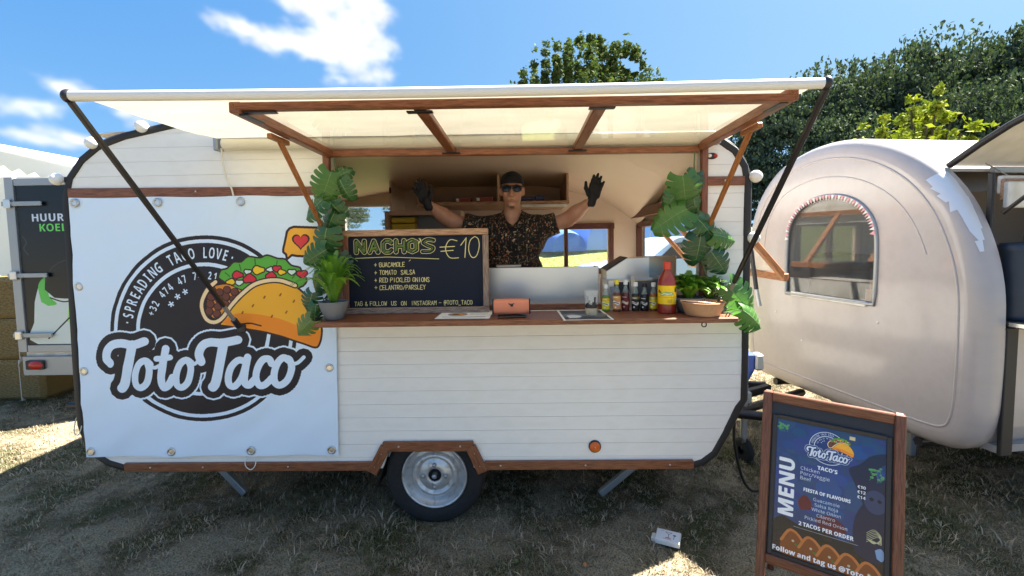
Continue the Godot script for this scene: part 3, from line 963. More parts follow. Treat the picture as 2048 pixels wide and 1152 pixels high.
func interior(o: Node3D) -> void:
	# coved ceiling, lower towards the back and the hitch end
	var cg := wb(o)
	var rows := []
	for i in 13:
		var z := lerpf(-0.042, BACK + 0.03, i / 12.0)
		var s := smoothstep(-0.5, BACK, z)
		var r := PackedVector3Array()
		for j in 27:
			var x := lerpf(-2.5, 1.2, j / 26.0)
			var y := 2.40 - 0.045 * pow((x + 0.7) / 1.8, 2.0) - 0.14 * s - 0.10 * s * pow(maxf(0.0, -0.9 - x), 1.5) - 0.30 * s * pow(maxf(0.0, x - 0.25), 1.5)
			if x > 0.95:
				y -= 0.5 * pow(x - 0.95, 1.3)
			r.append(Vector3(x, y, z))
		rows.append(r)
	cg.grid(rows)
	add(o, "ceiling", cg.mesh(), M.liner)
	# overhead cupboard without doors
	var sh := Node3D.new()
	sh.name = "shelf_unit"
	o.add_child(sh, true)
	beam(sh, "shelf_board", Vector3(-0.93, 2.03, -1.86), Vector3(0.42, 2.025, -1.86), 0.03, 0.78, M.pale_wood)
	for x in [-0.93, -0.205, 0.41]:
		beam(sh, "divider", Vector3(x, 2.045, -1.88), Vector3(x, 2.285, -1.88), 0.022, 0.72, M.cabinet, Vector3.RIGHT)
	wbox(sh, "back_board", Vector3(-0.26, 2.15, -2.24), Vector3(1.35, 0.24, 0.02), M.cabinet)
	beam(sh, "lamp_batten", Vector3(0.0, 2.0, -1.47), Vector3(0.40, 1.997, -1.47), 0.022, 0.02, M.white_paint)
	# wardrobe edge
	beam(o, "wardrobe_side", Vector3(-1.235, 0.42, -2.0), Vector3(-1.235, 2.30, -2.0), 0.02, 0.5, M.liner, Vector3.RIGHT)
	wbox(o, "latch", Vector3(-1.235, 2.185, -1.742), Vector3(0.018, 0.055, 0.014), M.dark_wood)
	# benches
	wbox(o, "bench", Vector3(-0.03, 0.83, -0.26), Vector3(2.04, 0.86, 0.40), M.white_paint, 0.006)
	beam(o, "bench_rail", Vector3(-1.02, 1.308, -0.065), Vector3(0.5, 1.303, -0.065), 0.036, 0.02, M.varnished_wood)
	wbox(o, "bench", Vector3(0.86, 0.83, -1.25), Vector3(0.66, 0.86, 1.4), M.white_paint, 0.006)
	wbox(o, "bench", Vector3(-1.2, 0.83, -1.35), Vector3(0.9, 0.86, 0.7), M.cabinet, 0.006)

# ---------------------------------------------------------------- awning
func awning() -> void:
	var o := thing("awning", "cream cloth roll-out awning over the serving hatch on dark slanting arms", "awning", Vector3(-0.28, 1.22, 0.45))
	var mb := wb(o)
	var rows := []
	var f := FastNoiseLite.new()
	f.seed = 4; f.frequency = 1.3
	for i in 13:
		var v := i / 12.0
		var r := PackedVector3Array()
		for j in 37:
			var u := j / 36.0
			var x := lerpf(lerpf(-1.69, 1.065, u), lerpf(-1.655, 1.078, u), v)
			if i > 0 and i < 12:  # the free edges pull in a little
				x += (0.05 * (1 - u) - 0.03 * u) * sin(PI * v) * pow(absf(u - 0.5) * 2, 6)
			var y := lerpf(2.29, 2.262, v) - 0.03 * sin(PI * v) * (0.8 + 0.3 * sin(u * 9.0)) + 0.006 * f.get_noise_2d(x * 2.0, v * 2.0)
			r.append(Vector3(x, y - 0.016 * u, lerpf(0.062, 0.93, v)))
		rows.append(r)
	mb.grid(rows)
	add(o, "cloth", mb.mesh(), M.awning_cloth)
	# roller on the wall with the rest of the cloth round it
	wtube(o, "wall_roller", [Vector3(-1.66, 2.262, 0.045), Vector3(-0.3, 2.252, 0.045), Vector3(1.062, 2.243, 0.045)], 0.034, M.awning_cloth, 16)
	for q in [[-1.70, 2.262], [1.078, 2.243]]:
		wbox(o, "roller_bracket", Vector3(q[0], q[1], 0.036), Vector3(0.026, 0.075, 0.06), M.galvanised, 0.006)
	var path := []
	for i in 13:
		var u := i / 12.0
		path.append(Vector3(lerpf(-1.648, 1.074, u), 2.254 - 0.018 * u - 0.008 * sin(PI * u), 0.945))
	wtube(o, "front_rail", path, 0.019, M.awning_rail, 14)
	for q in [[-1.66, 2.254], [1.086, 2.236]]:
		var cb := wb(o)
		cb.ball(Vector3(q[0], q[1], 0.945), Vector3(0.02, 0.025, 0.025))
		add(o, "rail_cap", cb.mesh(), M.black_metal)
	for q in [[Vector3(-1.654, 2.236, 0.945), Vector3(-1.63, 1.222, 0.045)], [Vector3(1.09, 2.22, 0.945), Vector3(1.125, 1.33, 0.05)]]:
		var a: Vector3 = q[0]
		var b: Vector3 = q[1]
		beam(o, "arm", a, a.lerp(b, 0.86), 0.022, 0.020, M.black_metal, Vector3(0, 0, 1))
		wtube(o, "arm_tip", [a.lerp(b, 0.86), a.lerp(b, 0.955)], 0.011, M.galvanised)
		wtube(o, "arm_foot", [a.lerp(b, 0.945), a.lerp(b, 0.99)], 0.017, M.black_metal)
		var e: Vector3 = b + Vector3(0, -0.006, -0.022)
		wbox(o, "wall_mount", e, Vector3(0.05, 0.05, 0.036), M.black_metal, 0.008)
	# beaded crank cord
	var cord := curve([Vector3(-1.675, 2.24, 0.05), Vector3(-1.672, 2.1, 0.035), Vector3(-1.64, 2.02, 0.035), Vector3(-1.63, 1.975, 0.035)], 5)
	wtube(o, "pull_cord", cord, 0.005, M.rope, 5)

# ---------------------------------------------------------------- string lights
func string_lights() -> void:
	var o := thing("string_light", "string of white globe bulbs clipped along the caravan's black edge", "string lights", Vector3(-2.6, 2.1, -0.02))
	var spots := [[-2.11, 2.375, -0.2], [-2.405, 2.29, -0.5], [-2.625, 2.09, -0.9], [1.29, 2.03, 0.9], [1.285, 1.69, 1.2]]
	var left := []
	for q in [[-1.6, 2.455], [-1.98, 2.40], [-2.26, 2.35], [-2.42, 2.298], [-2.53, 2.21], [-2.612, 2.10], [-2.65, 1.98], [-2.662, 1.8]]:
		left.append(Vector3(q[0], q[1], -0.012))
	wtube(o, "cable", curve(left, 3), 0.006, M.black_rubber, 6)
	var over := []
	for q in [[-1.6, 2.455], [-1.0, 2.488], [-0.3, 2.488], [0.4, 2.433], [0.9, 2.333], [1.12, 2.25], [1.21, 2.188], [1.268, 2.09], [1.288, 1.98], [1.29, 1.6], [1.288, 1.4]]:
		over.append(Vector3(q[0], q[1], -0.012))
	wtube(o, "cable", curve(over, 3), 0.006, M.black_rubber, 6)
	for q in spots:
		var edge := Vector3(clampf(q[0], -2.652, 1.29), q[1] - (0.03 if q[1] > 2.2 else 0.0), -0.01)
		var c := Vector3(q[0] - (0.035 if q[0] < 0 else -0.012), q[1] + 0.0, 0.018)
		var s := wb(o)
		s.tube([edge, edge.lerp(c, 0.55)], 0.017, 10)
		var k := add(o, "bulb_socket", s.mesh(), M.black_rubber)
		var b := wb(k)
		b.ball(c, Vector3(0.036, 0.034, 0.034), 16, 10)
		add(k, "bulb", b.mesh(), M.bulb_glass)

# ---------------------------------------------------------------- banner
func bp(x: float, y: float) -> Vector2:  # a point of the printed design, in the 1024 square
	var v := (y - 393.5) / 516.0
	return Vector2((x - lerpf(143, 178, v)) / (lerpf(671, 679, v) - lerpf(143, 178, v)), v) * 1024.0

func b8(a: Array, steps := 5, closed := false) -> PackedVector2Array:
	var pts := []
	for i in range(0, a.size(), 2):
		pts.append(bp(190 + a[i] / 2.954, 460 + a[i + 1] / 2.954))
	if closed:
		pts.append(pts[0])
	return PackedVector2Array(curve(pts, steps)) if steps > 1 else PackedVector2Array(pts)

func logo(k: Ink, place: Callable, unit: float, pale: Color, night: Color) -> void:
	# place() maps the design's own coordinates to the picture; unit is the picture's size of one of them
	var m := func(a: Array, steps := 5, closed := false) -> PackedVector2Array:
		var pts := []
		for i in range(0, a.size(), 2):
			pts.append(place.call(a[i], a[i + 1]))
		if closed:
			pts.append(pts[0])
		return PackedVector2Array(curve(pts, steps))
	var circle := func(r: float, c: Color) -> void:
		var p := PackedVector2Array()
		for i in 72:
			p.append(place.call(660 + cos(TAU * i / 72) * r, 570 + sin(TAU * i / 72) * r))
		k.poly(p, c)
	for q in [[548, night], [526, pale], [505, night], [392, pale], [370, night]]:
		circle.call(q[0], q[1])
	var arc := func(s: String, r: float, a0: float, a1: float, h: float, wide: float) -> void:
		for i in s.length():
			var a := lerpf(a0, a1, i / float(s.length() - 1))
			if s[i] != " ":
				k.text(s[i], place.call(660 + cos(a) * r, 570 + sin(a) * r), h * unit, pale, {"turn": a + PI / 2, "wide": wide})
	arc.call("·SPREADING TACO LOVE·", 448, deg_to_rad(186), deg_to_rad(292), 62, 0.62)
	arc.call("+32 474 47 74 21", 318, deg_to_rad(198), deg_to_rad(283), 44, 0.68)
	for q in [[476, 424], [512, 380], [557, 352]]:
		k.text("*", place.call(q[0], q[1] + 6), 52 * unit, pale, {"turn": -0.5})
	# filling
	var brown := Color(0.20, 0.10, 0.11)
	var shell: PackedVector2Array = m.call([750, 545, 790, 495, 835, 425, 890, 365, 960, 312, 1040, 290, 1120, 292, 1190, 320, 1250, 370, 1305, 440, 1340, 520, 1350, 590, 1338, 655, 1310, 684, 1230, 656, 1100, 612, 950, 576, 830, 556], 4, true)
	var lettuce: PackedVector2Array = m.call([748, 268, 765, 225, 800, 215, 835, 180, 880, 180, 920, 150, 985, 158, 1030, 142, 1090, 160, 1140, 165, 1175, 200, 1225, 215, 1235, 250, 1265, 290, 1220, 330, 1120, 300, 1000, 300, 920, 350, 830, 320], 3, true)
	k.poly(lettuce, Color(0.36, 0.68, 0.22)); k.stroke(lettuce, 10 * unit, brown)
	for q in [[790, 240, 815, 262], [870, 195, 880, 230], [960, 165, 965, 205], [1090, 175, 1085, 210], [1200, 250, 1180, 275]]:
		k.stroke(m.call(q, 2), 7 * unit, Color(0.20, 0.45, 0.14))
	for q in [[862, 255, 28, 0], [920, 237, 20, 2], [982, 228, 32, 1], [1048, 225, 20, 2], [1090, 218, 24, 0], [1055, 262, 28, 0], [1120, 240, 22, 1], [1178, 238, 22, 2], [1235, 250, 28, 0], [930, 280, 34, 0], [870, 298, 22, 2], [822, 294, 24, 1]]:
		var p := PackedVector2Array()
		for i in 14:
			var a := TAU * i / 14
			p.append(place.call(q[0] + cos(a) * q[2] * 1.15, q[1] + sin(a) * q[2] * (0.75 + 0.2 * sin(a * 3 + q[0]))))
		k.poly(p, [Color(0.86, 0.16, 0.24), Color(0.98, 0.80, 0.12), Color(0.85, 0.93, 0.88)][q[3]])
		p.append(p[0])
		k.stroke(p, 7 * unit, brown)
	k.poly(shell, Color(0.97, 0.70, 0.17))
	k.poly(m.call([765, 530, 835, 482, 950, 480, 1100, 510, 1230, 560, 1345, 585, 1338, 655, 1310, 684, 1230, 656, 1100, 612, 950, 576, 830, 556], 3, true), Color(0.96, 0.56, 0.12))
	k.stroke(shell, 11 * unit, brown)
	for q in [[1020, 380], [1112, 366], [1190, 405], [955, 428], [1146, 468], [893, 468], [1062, 492]]:
		k.stroke(m.call([q[0], q[1], q[0] - 6, q[1] + 10], 1), 9 * unit, Color(0.62, 0.33, 0.08))
	k.stroke(m.call([880, 540, 940, 536, 995, 552], 3), 8 * unit, brown)
	var meat: PackedVector2Array = m.call([735, 315, 800, 308, 860, 335, 884, 362, 825, 440, 775, 495, 715, 500, 680, 440, 695, 370], 3, true)
	k.poly(meat, Color(0.90, 0.55, 0.16))
	for i in 16:
		var q := Vector2(712 + (i % 4) * 44 + (i / 4) * -6, 340 + (i / 4) * 42 + (i % 2) * 14)
		if q.x + q.y < 1235:
			k.disc(place.call(q.x, q.y), 25 * unit, Color(0.24, 0.11, 0.10)); k.disc(place.call(q.x - 2, q.y - 3), 19 * unit, Color(0.43, 0.22, 0.17))
	var rim: PackedVector2Array = m.call([735, 292, 690, 330, 655, 395, 650, 450, 675, 508, 720, 528, 768, 505, 822, 432, 884, 366, 955, 312, 1040, 288, 1115, 290, 1195, 318], 5)
	k.stroke(rim, 36 * unit, brown); k.stroke(rim, 21 * unit, Color(0.98, 0.86, 0.66))
	# the name in brush script
	var strokes := [
		[50, 112, 765, 92, 735, 96, 690, 125, 655, 180, 645, 250, 655, 318, 634], [56, 246, 655, 222, 770, 198, 880, 178, 915],
		[40, 352, 770, 322, 748, 285, 770, 262, 830, 262, 890, 290, 912, 328, 880, 346, 810, 340, 770, 330, 752], [22, 345, 770, 375, 790, 400, 780],
		[46, 440, 680, 424, 770, 412, 860, 425, 908, 455, 895, 482, 850], [34, 386, 738, 430, 736, 468, 730],
		[40, 592, 770, 562, 748, 525, 770, 502, 830, 502, 890, 530, 912, 568, 880, 586, 810, 580, 770, 570, 752], [20, 585, 775, 615, 770, 640, 735],
		[50, 648, 760, 634, 715, 655, 665, 700, 645, 770, 648, 862, 632], [56, 780, 652, 758, 770, 736, 880, 716, 912],
		[40, 905, 760, 865, 752, 825, 790, 806, 850, 815, 900, 845, 905, 880, 860, 905, 790, 920, 735], [44, 918, 735, 902, 820, 900, 880, 925, 900, 955, 870],
		[42, 1055, 775, 1040, 748, 1005, 752, 975, 800, 966, 860, 985, 900, 1020, 898, 1060, 860],
		[42, 1158, 760, 1125, 742, 1092, 770, 1072, 830, 1076, 885, 1105, 905, 1148, 875, 1172, 810, 1165, 762, 1152, 748], [22, 1165, 775, 1205, 775, 1243, 740]]
	for pass_ in [[104, pale], [82, night], [0, pale]]:
		for s in strokes:
			k.stroke(m.call(s.slice(1), 5), (s[0] + pass_[0]) * unit, pass_[1])

func banner() -> void:
	var o := thing("banner", "white printed banner with a taco logo hung beside the serving hatch", "banner", Vector3(-1.85, 0.46, 0.015))
	var pale := Color(0.87, 0.935, 1.0)
	var k := Ink.new(1024, 1024, pale)
	var night := Color(0.105, 0.085, 0.125)
	var bub := PackedVector2Array()
	for q in [[578, 462], [583, 456], [592, 453], [664, 458], [664, 514], [600, 510], [589, 508], [579, 516], [577, 507], [571, 502], [571, 495]]:
		bub.append(bp(q[0], q[1]))
	k.poly(bub, Color(0.97, 0.70, 0.2))
	bub.append(bub[0])
	k.stroke(bub, 9, Color(0.2, 0.1, 0.11))
	for e in [[24.0, Color(0.2, 0.1, 0.11)], [19.5, Color(0.88, 0.24, 0.24)]]:
		var hp := PackedVector2Array()
		for i in 40:
			var a := TAU * i / 40
			hp.append(bp(606, 481) + Vector2(16 * pow(sin(a), 3), -(13 * cos(a) - 5 * cos(2 * a) - 2 * cos(3 * a) - cos(4 * a))) * e[0] / 11.0)
		k.poly(hp, e[1])
	logo(k, func(x: float, y: float) -> Vector2: return bp(190 + x / 2.954, 460 + y / 2.954), 0.675, pale, night)
	var m := mat("banner_print", Color(1.0, 1.0, 1.0), 0.6)
	m.albedo_texture = k.texture()
	m.texture_repeat = false
	var n := FastNoiseLite.new()
	n.seed = 12; n.frequency = 1.1
	var mb := wb(o)
	var rows := []
	for i in 29:
		var v := i / 28.0
		var r := PackedVector3Array()
		for j in 29:
			var u := j / 28.0
			var x := lerpf(lerpf(-2.600, -2.622, v), lerpf(-1.062, -1.098, v), u)
			var y := lerpf(lerpf(1.984, 1.975, u), lerpf(0.447, 0.452, u), v)
			y -= 0.006 * sin(u * PI * 3.0) * sin(u * PI * 3.0) * (1 - 2 * v)
			var w := 0.012 * n.get_noise_2d(u * 3 + v * 2, v * 2.5) + 0.007 * n.get_noise_2d(u * 9 - v * 7, v * 9 + u * 4)
			# creases low down, near the third eyelet
			w += 0.012 * exp(-pow((v - 0.955 + (u - 0.62) * 0.35) / 0.012, 2) - pow((u - 0.62) / 0.08, 2))
			r.append(Vector3(x, y, 0.0205 + maxf(w, -0.008) + 0.004 * pow(sin(v * PI), 2)))
		rows.append(r)
	rows.reverse()
	mb.grid(rows)
	for i in mb.uv.size():
		mb.uv[i] = Vector2(mb.uv[i].x, 1.0 - mb.uv[i].y)
	add(o, "sheet", mb.mesh(), m)
	for q in [[-2.562, 1.953], [-2.079, 1.947], [-1.598, 1.944], [-1.105, 1.938], [-2.574, 1.472], [-2.586, 0.972], [-1.095, 1.459], [-1.130, 0.978], [-2.584, 0.485], [-2.096, 0.482], [-1.618, 0.485], [-1.137, 0.487]]:
		var e := MB.new(inv(o) * Transform3D(Basis(Vector3.RIGHT, PI / 2), Vector3(q[0], q[1], 0.0275)))
		e.lathe([[0.0135, -0.002], [0.0155, 0.003], [0.020, 0.004], [0.0245, 0.002], [0.0255, -0.004]], 18)
		var g := add(o, "eyelet", e.mesh(), M.steel)
		e = MB.new(inv(g) * Transform3D(Basis(Vector3.RIGHT, PI / 2), Vector3(q[0], q[1], 0.0275)))
		e.lathe([[0.0137, 0.0], [0.0, 0.0005]], 14)
		add(g, "screw_head", e.mesh(), M.dull_steel)
	wtube(o, "tie_cord", curve([Vector3(-1.655, 0.445, 0.02), Vector3(-1.65, 0.40, 0.035), Vector3(-1.62, 0.375, 0.036), Vector3(-1.592, 0.40, 0.035), Vector3(-1.59, 0.45, 0.02)], 4), 0.003, M.rope, 5)
	wtube(o, "tie_cord", curve([Vector3(-2.64, 0.72, 0.0), Vector3(-2.68, 0.68, 0.0), Vector3(-2.69, 0.60, 0.01), Vector3(-2.655, 0.585, 0.02), Vector3(-2.635, 0.64, 0.015)], 4), 0.003, M.rope, 5)

# ---------------------------------------------------------------- chalkboard
const HAND := {"A": "06 20 46|14 34", "B": "00 06 36 45 34 03 33 42 30 00", "C": "41 30 10 01 05 16 36 45", "D": "00 06 26 45 41 20 00", "E": "40 00 06 46|03 33", "F": "40 00 06|03 33", "G": "41 30 10 01 05 16 36 45 43 23", "H": "00 06|40 46|03 43", "I": "20 26", "K": "00 06|40 03 46", "L": "00 06 46", "M": "06 00 23 40 46", "N": "06 00 46 40", "O": "20 01 05 26 45 41 20", "P": "06 00 30 41 42 33 03", "R": "06 00 30 41 42 33 03 46", "S": "41 30 10 01 12 34 45 36 16 05", "T": "00 40|20 26", "U": "00 05 16 36 45 40", "W": "00 16 22 36 40", "Y": "00 23 40|23 26", "/": "40 06", "+": "21 25|03 43", "-": "03 43", "_": "07 47", "1": "11 30 36", "0": "20 01 05 26 45 41 20", "'": "20 11", "&": "46 11 20 31 04 16 36 44", "@": "34 24 13 22 32 35 44 42 30 10 02 05 17 37", ".": "26 25"}

func hand(k: Ink, s: String, at: Vector2, h: float, w: float, c: Color, wide := 1.0, jitter := 0.05) -> void:
	var x := at.x
	for ch in s:
		if HAND.has(ch):
			var dy := rng.randf_range(-1, 1) * h * jitter
			var sk := rng.randf_range(-0.05, 0.1)
			for part in HAND[ch].split("|"):
				var p := PackedVector2Array()
				for q in part.split(" "):
					var fx: float = q[0].to_int() / 4.0
					var fy: float = q[1].to_int() / 6.0
					p.append(Vector2(x + (fx + (1 - fy) * sk) * h * 0.62 * wide + rng.randf_range(-1, 1) * h * 0.02, at.y + fy * h + dy))
				k.stroke(p, w, c)
		x += h * (0.84 if HAND.has(ch) else 0.6) * wide

func chalkboard() -> void:
	var o := thing("chalkboard", "wood-framed chalkboard with nachos and a price in chalk, standing on the counter", "chalkboard", Vector3(-0.61, 1.29, 0.03))
	o.rotation.x = -0.05
	var k := Ink.new(1024, 560, Color(0.075, 0.105, 0.17))
	rng.seed = 21
	for i in 260:  # wiped chalk: faint smears
		var p := Vector2(rng.randf() * 1024, rng.randf() * 560)
		k.stroke(PackedVector2Array([p, p + Vector2(rng.randf_range(10, 60), rng.randf_range(-12, 12))]), 2.0, Color(0.088, 0.118, 0.182))
	var ch := Color(0.84, 0.80, 0.55)
	# big outlined title with hatching
	var title := [["N", 40], ["A", 144], ["C", 248], ["H", 344], ["O", 438]]
	for pass_ in [[40.0, ch], [32.0, Color(0.085, 0.12, 0.15)]]:
		for t in title:
			for part in HAND[t[0]].split("|"):
				var p := PackedVector2Array()
				for q in part.split(" "):
					p.append(Vector2(t[1] + q[0].to_int() / 4.0 * 62 + 20, 42 + q[1].to_int() / 6.0 * 84))
				k.stroke(p, pass_[0], pass_[1])
	for t in title:
		for part in HAND[t[0]].split("|"):
			var q: PackedStringArray = part.split(" ")
			for i in q.size() - 1:
				var a := Vector2(t[1] + q[i][0].to_int() / 4.0 * 62 + 20, 42 + q[i][1].to_int() / 6.0 * 84)
				var b := Vector2(t[1] + q[i + 1][0].to_int() / 4.0 * 62 + 20, 42 + q[i + 1][1].to_int() / 6.0 * 84)
				for j in int(a.distance_to(b) / 6.0):
					var c := a.lerp(b, j * 6.0 / a.distance_to(b))
					k.stroke(PackedVector2Array([c + Vector2(-9, 9), c + Vector2(9, -9)]), 2.2, Color(0.50, 0.60, 0.25))
	k.stroke(smooth2([544, 28, 554, 40, 538, 62], 4), 9, ch)
	for w in [[34.0, ch], [26.0, Color(0.085, 0.12, 0.15)]]:
		k.stroke(smooth2([652, 42, 606, 36, 572, 58, 606, 82, 648, 100, 626, 126, 566, 128], 5), w[0], w[1])
	k.stroke(smooth2([644, 46, 606, 40, 578, 58, 606, 80, 643, 102, 621, 122, 570, 126], 5), 3.0, Color(0.50, 0.60, 0.25))
	k.stroke(V2([52, 172, 300, 165, 690, 186]), 5, ch)
	k.stroke(smooth2([830, 50, 780, 40, 748, 80, 745, 130, 775, 178, 840, 180], 6), 6.5, ch)
	k.stroke(V2([700, 96, 812, 92]), 6.5, ch); k.stroke(V2([706, 128, 800, 122]), 6.5, ch)
	k.stroke(V2([858, 84, 900, 28, 888, 178]), 6.5, ch)
	k.stroke(smooth2([966, 18, 930, 50, 918, 120, 940, 176, 975, 168, 998, 100, 992, 40, 966, 18], 5), 6.5, ch)
	k.stroke(V2([462, 200, 474, 190]), 4, ch)
	for q in [["+ GUACAMOLE", 208], ["+ TOMATO  SALSA", 268], ["+ RED PICKLED ONIONS", 326], ["+ CELANTRO/PARSLEY", 384]]:
		hand(k, q[0], Vector2(196, q[1]), 33, 4.6, ch, 0.80)
	hand(k, "TAG & FOLLOW  US  ON  INSTAGRAM - @TOTO_TACO", Vector2(38, 508), 31, 4.4, ch, 0.845)
	var m := mat("chalk_surface", Color.WHITE, 0.75, 0.0, 0.4)
	m.albedo_texture = k.texture()
	var mb := MB.new()
	mb.extrude(rect(-0.385, 0.032, 0.385, 0.448), -0.006, 0.0, Rect2(-0.385, 0.032, 0.77, 0.416))
	add(o, "slate", mb.mesh(), m)
	for q in [[-0.418, 0.462, 0.418, 0.462, "pale_wood"], [-0.418, 0.018, 0.418, 0.018, "grey_wood"]]:
		var b := MB.new()
		b.box(Vector3.ZERO, Vector3(0.836, 0.036, 0.024), 0.004)
		add(o, "frame_rail", b.mesh(), M[q[4]], Transform3D(Basis(), Vector3(0, q[1], 0.003)))
	for q in [[-0.402, "varnished_wood"], [0.402, "grey_wood"]]:
		var b := MB.new()
		b.box(Vector3.ZERO, Vector3(0.407, 0.034, 0.024), 0.004)
		add(o, "frame_rail", b.mesh(), M[q[1]], Transform3D(Basis(Vector3(0, 0, 1), PI / 2), Vector3(q[0], 0.24, 0.003)))

# ---------------------------------------------------------------- plants
func monstera_leaf(length: float, width: float, bend: float, lobes := 6) -> ArrayMesh:
	var mb := MB.new()
	for s in [-1.0, 1.0]:
		for i in lobes:
			var t0 := i / float(lobes)
			var t1 := (i + 1) / float(lobes)
			var rows := []
			for c in 6:
				var f := c / 5.0
				var cut := 0.0 if f < 0.45 else (f - 0.45) * (0.36 if i > 0 and i < lobes - 1 else 0.06)
				var a := t0 + cut / lobes
				var b := t1 - cut / lobes
				var row := PackedVector3Array()
				for t in [a, (a + b) * 0.5, b]:
					var hw := width * 0.5 * pow(sin(PI * clampf(0.16 + 0.80 * t, 0, 1)), 0.75)
					var round_ := 1.0 - (0.05 * pow(f, 6.0) if t != (a + b) * 0.5 else 0.0)
					var x: float = s * hw * f * round_
					var y: float = length * (t * 0.98 - f * f * 0.20 * (1.0 - t) + f * 0.10 * t * (1 - t))
					var z: float = -bend * length * (0.55 * f * f + 0.9 * t * t) + 0.02 * length * sin(t * 9.0 + f * 3.0) * f
					row.append(Vector3(x, y, z))
				rows.append(row if s < 0 else row)
			if s > 0:
				rows.reverse()
			mb.grid(rows)
	return mb.mesh()

func leaf_vein(length: float, bend: float) -> ArrayMesh:
	var mb := MB.new()
	var p := []
	for i in 9:
		var t := i / 8.0
		p.append(Vector3(0, length * t * 0.95, -bend * length * 0.9 * t * t + 0.0012))
	mb.tube(p, [0.0022, 0.002, 0.002, 0.0018, 0.0016, 0.0014, 0.0012, 0.001, 0.0008], 5, false)
	for i in 5:
		for s in [-1.0, 1.0]:
			var t := 0.1 + i * 0.16
			mb.tube([Vector3(0, length * t, -bend * length * 0.9 * t * t + 0.001), Vector3(s * length * 0.30 * sin(PI * (0.2 + 0.75 * t)), length * (t + 0.06), -bend * length * (0.9 * t * t + 0.22) + 0.0025)], 0.0007, 4, false)
	return mb.mesh()

func garland(label: String, leaves: Array, stem: Array) -> void:
	var base: Vector3 = stem[-1]
	var o := thing("leaf_garland", label, "garland", base, "artificial leaf garlands")
	wtube(o, "stem", curve(stem, 6), 0.004, M.leaf_stem, 6)
	for q in leaves:
		var c := Vector3(q[0], q[1], q[2])
		var l: float = q[3] * 0.90
		var a := deg_to_rad(q[4])
		var up := Vector3(-sin(a), cos(a), 0).rotated(Vector3.RIGHT, rng.randf_range(-0.15, 0.1))
		var nz := Vector3(rng.randf_range(-0.55, 0.55), rng.randf_range(0.0, 0.6), 1).normalized()
		var rx := up.cross(nz).normalized()
		nz = rx.cross(up).normalized()
		var bend := rng.randf_range(0.16, 0.44)
		var b := Basis(rx, up, nz)
		var mm: Material = M[q[5]] if q.size() > 5 else M.leaf_dark
		var f := add(o, "leaf", monstera_leaf(l, l * rng.randf_range(0.90, 1.04), bend, 5 + rng.randi() % 2), mm, inv(o) * Transform3D(b, c - up * l * 0.5))
		add(f, "vein", leaf_vein(l, bend), M.leaf_vein)
		# its stalk back to the stem
		var near: Vector3 = stem[0]
		for s in curve(stem, 6):
			if s.distance_to(c - up * l * 0.5) < near.distance_to(c - up * l * 0.5):
				near = s
		wtube(f, "stalk", [near, (near + c - up * l * 0.5) * 0.5 + Vector3(0, 0.01, 0.01), c - up * l * 0.48], 0.002, M.leaf_stem, 5)

func frond(length: float, rise_: float, out: float, pitch: float, leaf: float, sd: int) -> ArrayMesh:
	rng.seed = sd
	var mb := MB.new()
	var p := []
	for i in 13:
		var t := i / 12.0
		p.append(Vector3(0, rise_ * sin(t * PI * 0.5 * pitch), out * pow(t, 1.5)))
	mb.tube(p, 0.0014, 4, false)
	for i in range(2, 49):
		var t := i / 48.0
		var k := t * 12.0
		var a: Vector3 = p[int(minf(k, 11))].lerp(p[int(minf(k, 11)) + 1], k - int(minf(k, 11)))
		var d: Vector3 = (p[mini(int(k) + 1, 12)] - p[maxi(int(k) - 1, 0)]).normalized()
		var w := leaf * sin(PI * clampf(0.12 + 0.86 * t, 0, 1))
		for s in [-1.0, 1.0]:
			var e := Vector3(s, 0, 0) * w + d * w * 0.45 + Vector3(0, rng.randf_range(-0.2, 0.15) * w, 0)
			mb.tri(a - d * 0.0032, a + d * 0.0032, a + e)
			mb.tri(a - d * 0.0032, a + e, a + e * 0.6 - d * 0.003)
	return mb.mesh()

func fern(label: String, at: Vector3, pot: Array, n: int, reach: float, tall: float, pm: Material, lm: Array, sd: int) -> void:
	var o := thing("potted_fern", label, "potted plant", at, "potted ferns on the counter")
	var mb := MB.new()
	mb.lathe(pot, 28)
	add(o, "pot", mb.mesh(), pm)
	var top: float = pot[-4][1]
	mb = MB.new()
	mb.lathe([[pot[-3][0] - 0.002, top - 0.016], [0.03, top - 0.010], [0.0, top - 0.010]], 20)
	add(o, "soil", mb.mesh(), M.soil)
	for i in n:
		rng.seed = sd + i
		var a := TAU * (i * 0.382) + rng.randf() * 0.4
		var k := sqrt((i + 0.5) / n)
		var out := reach * (0.12 + 0.9 * k) * rng.randf_range(0.8, 1.15)
		var hgt := tall * (1.08 - 0.55 * k * k) * rng.randf_range(0.85, 1.1)
		var base := Vector3(sin(a), 0, cos(a)) * 0.02 * k + Vector3(0, top - 0.012, 0)
		add(o, "frond", frond(hgt, hgt, out, 1.0 + 0.5 * k, 0.024, sd + i), M[lm[i % lm.size()]], Transform3D(Basis(Vector3.UP, a), base))

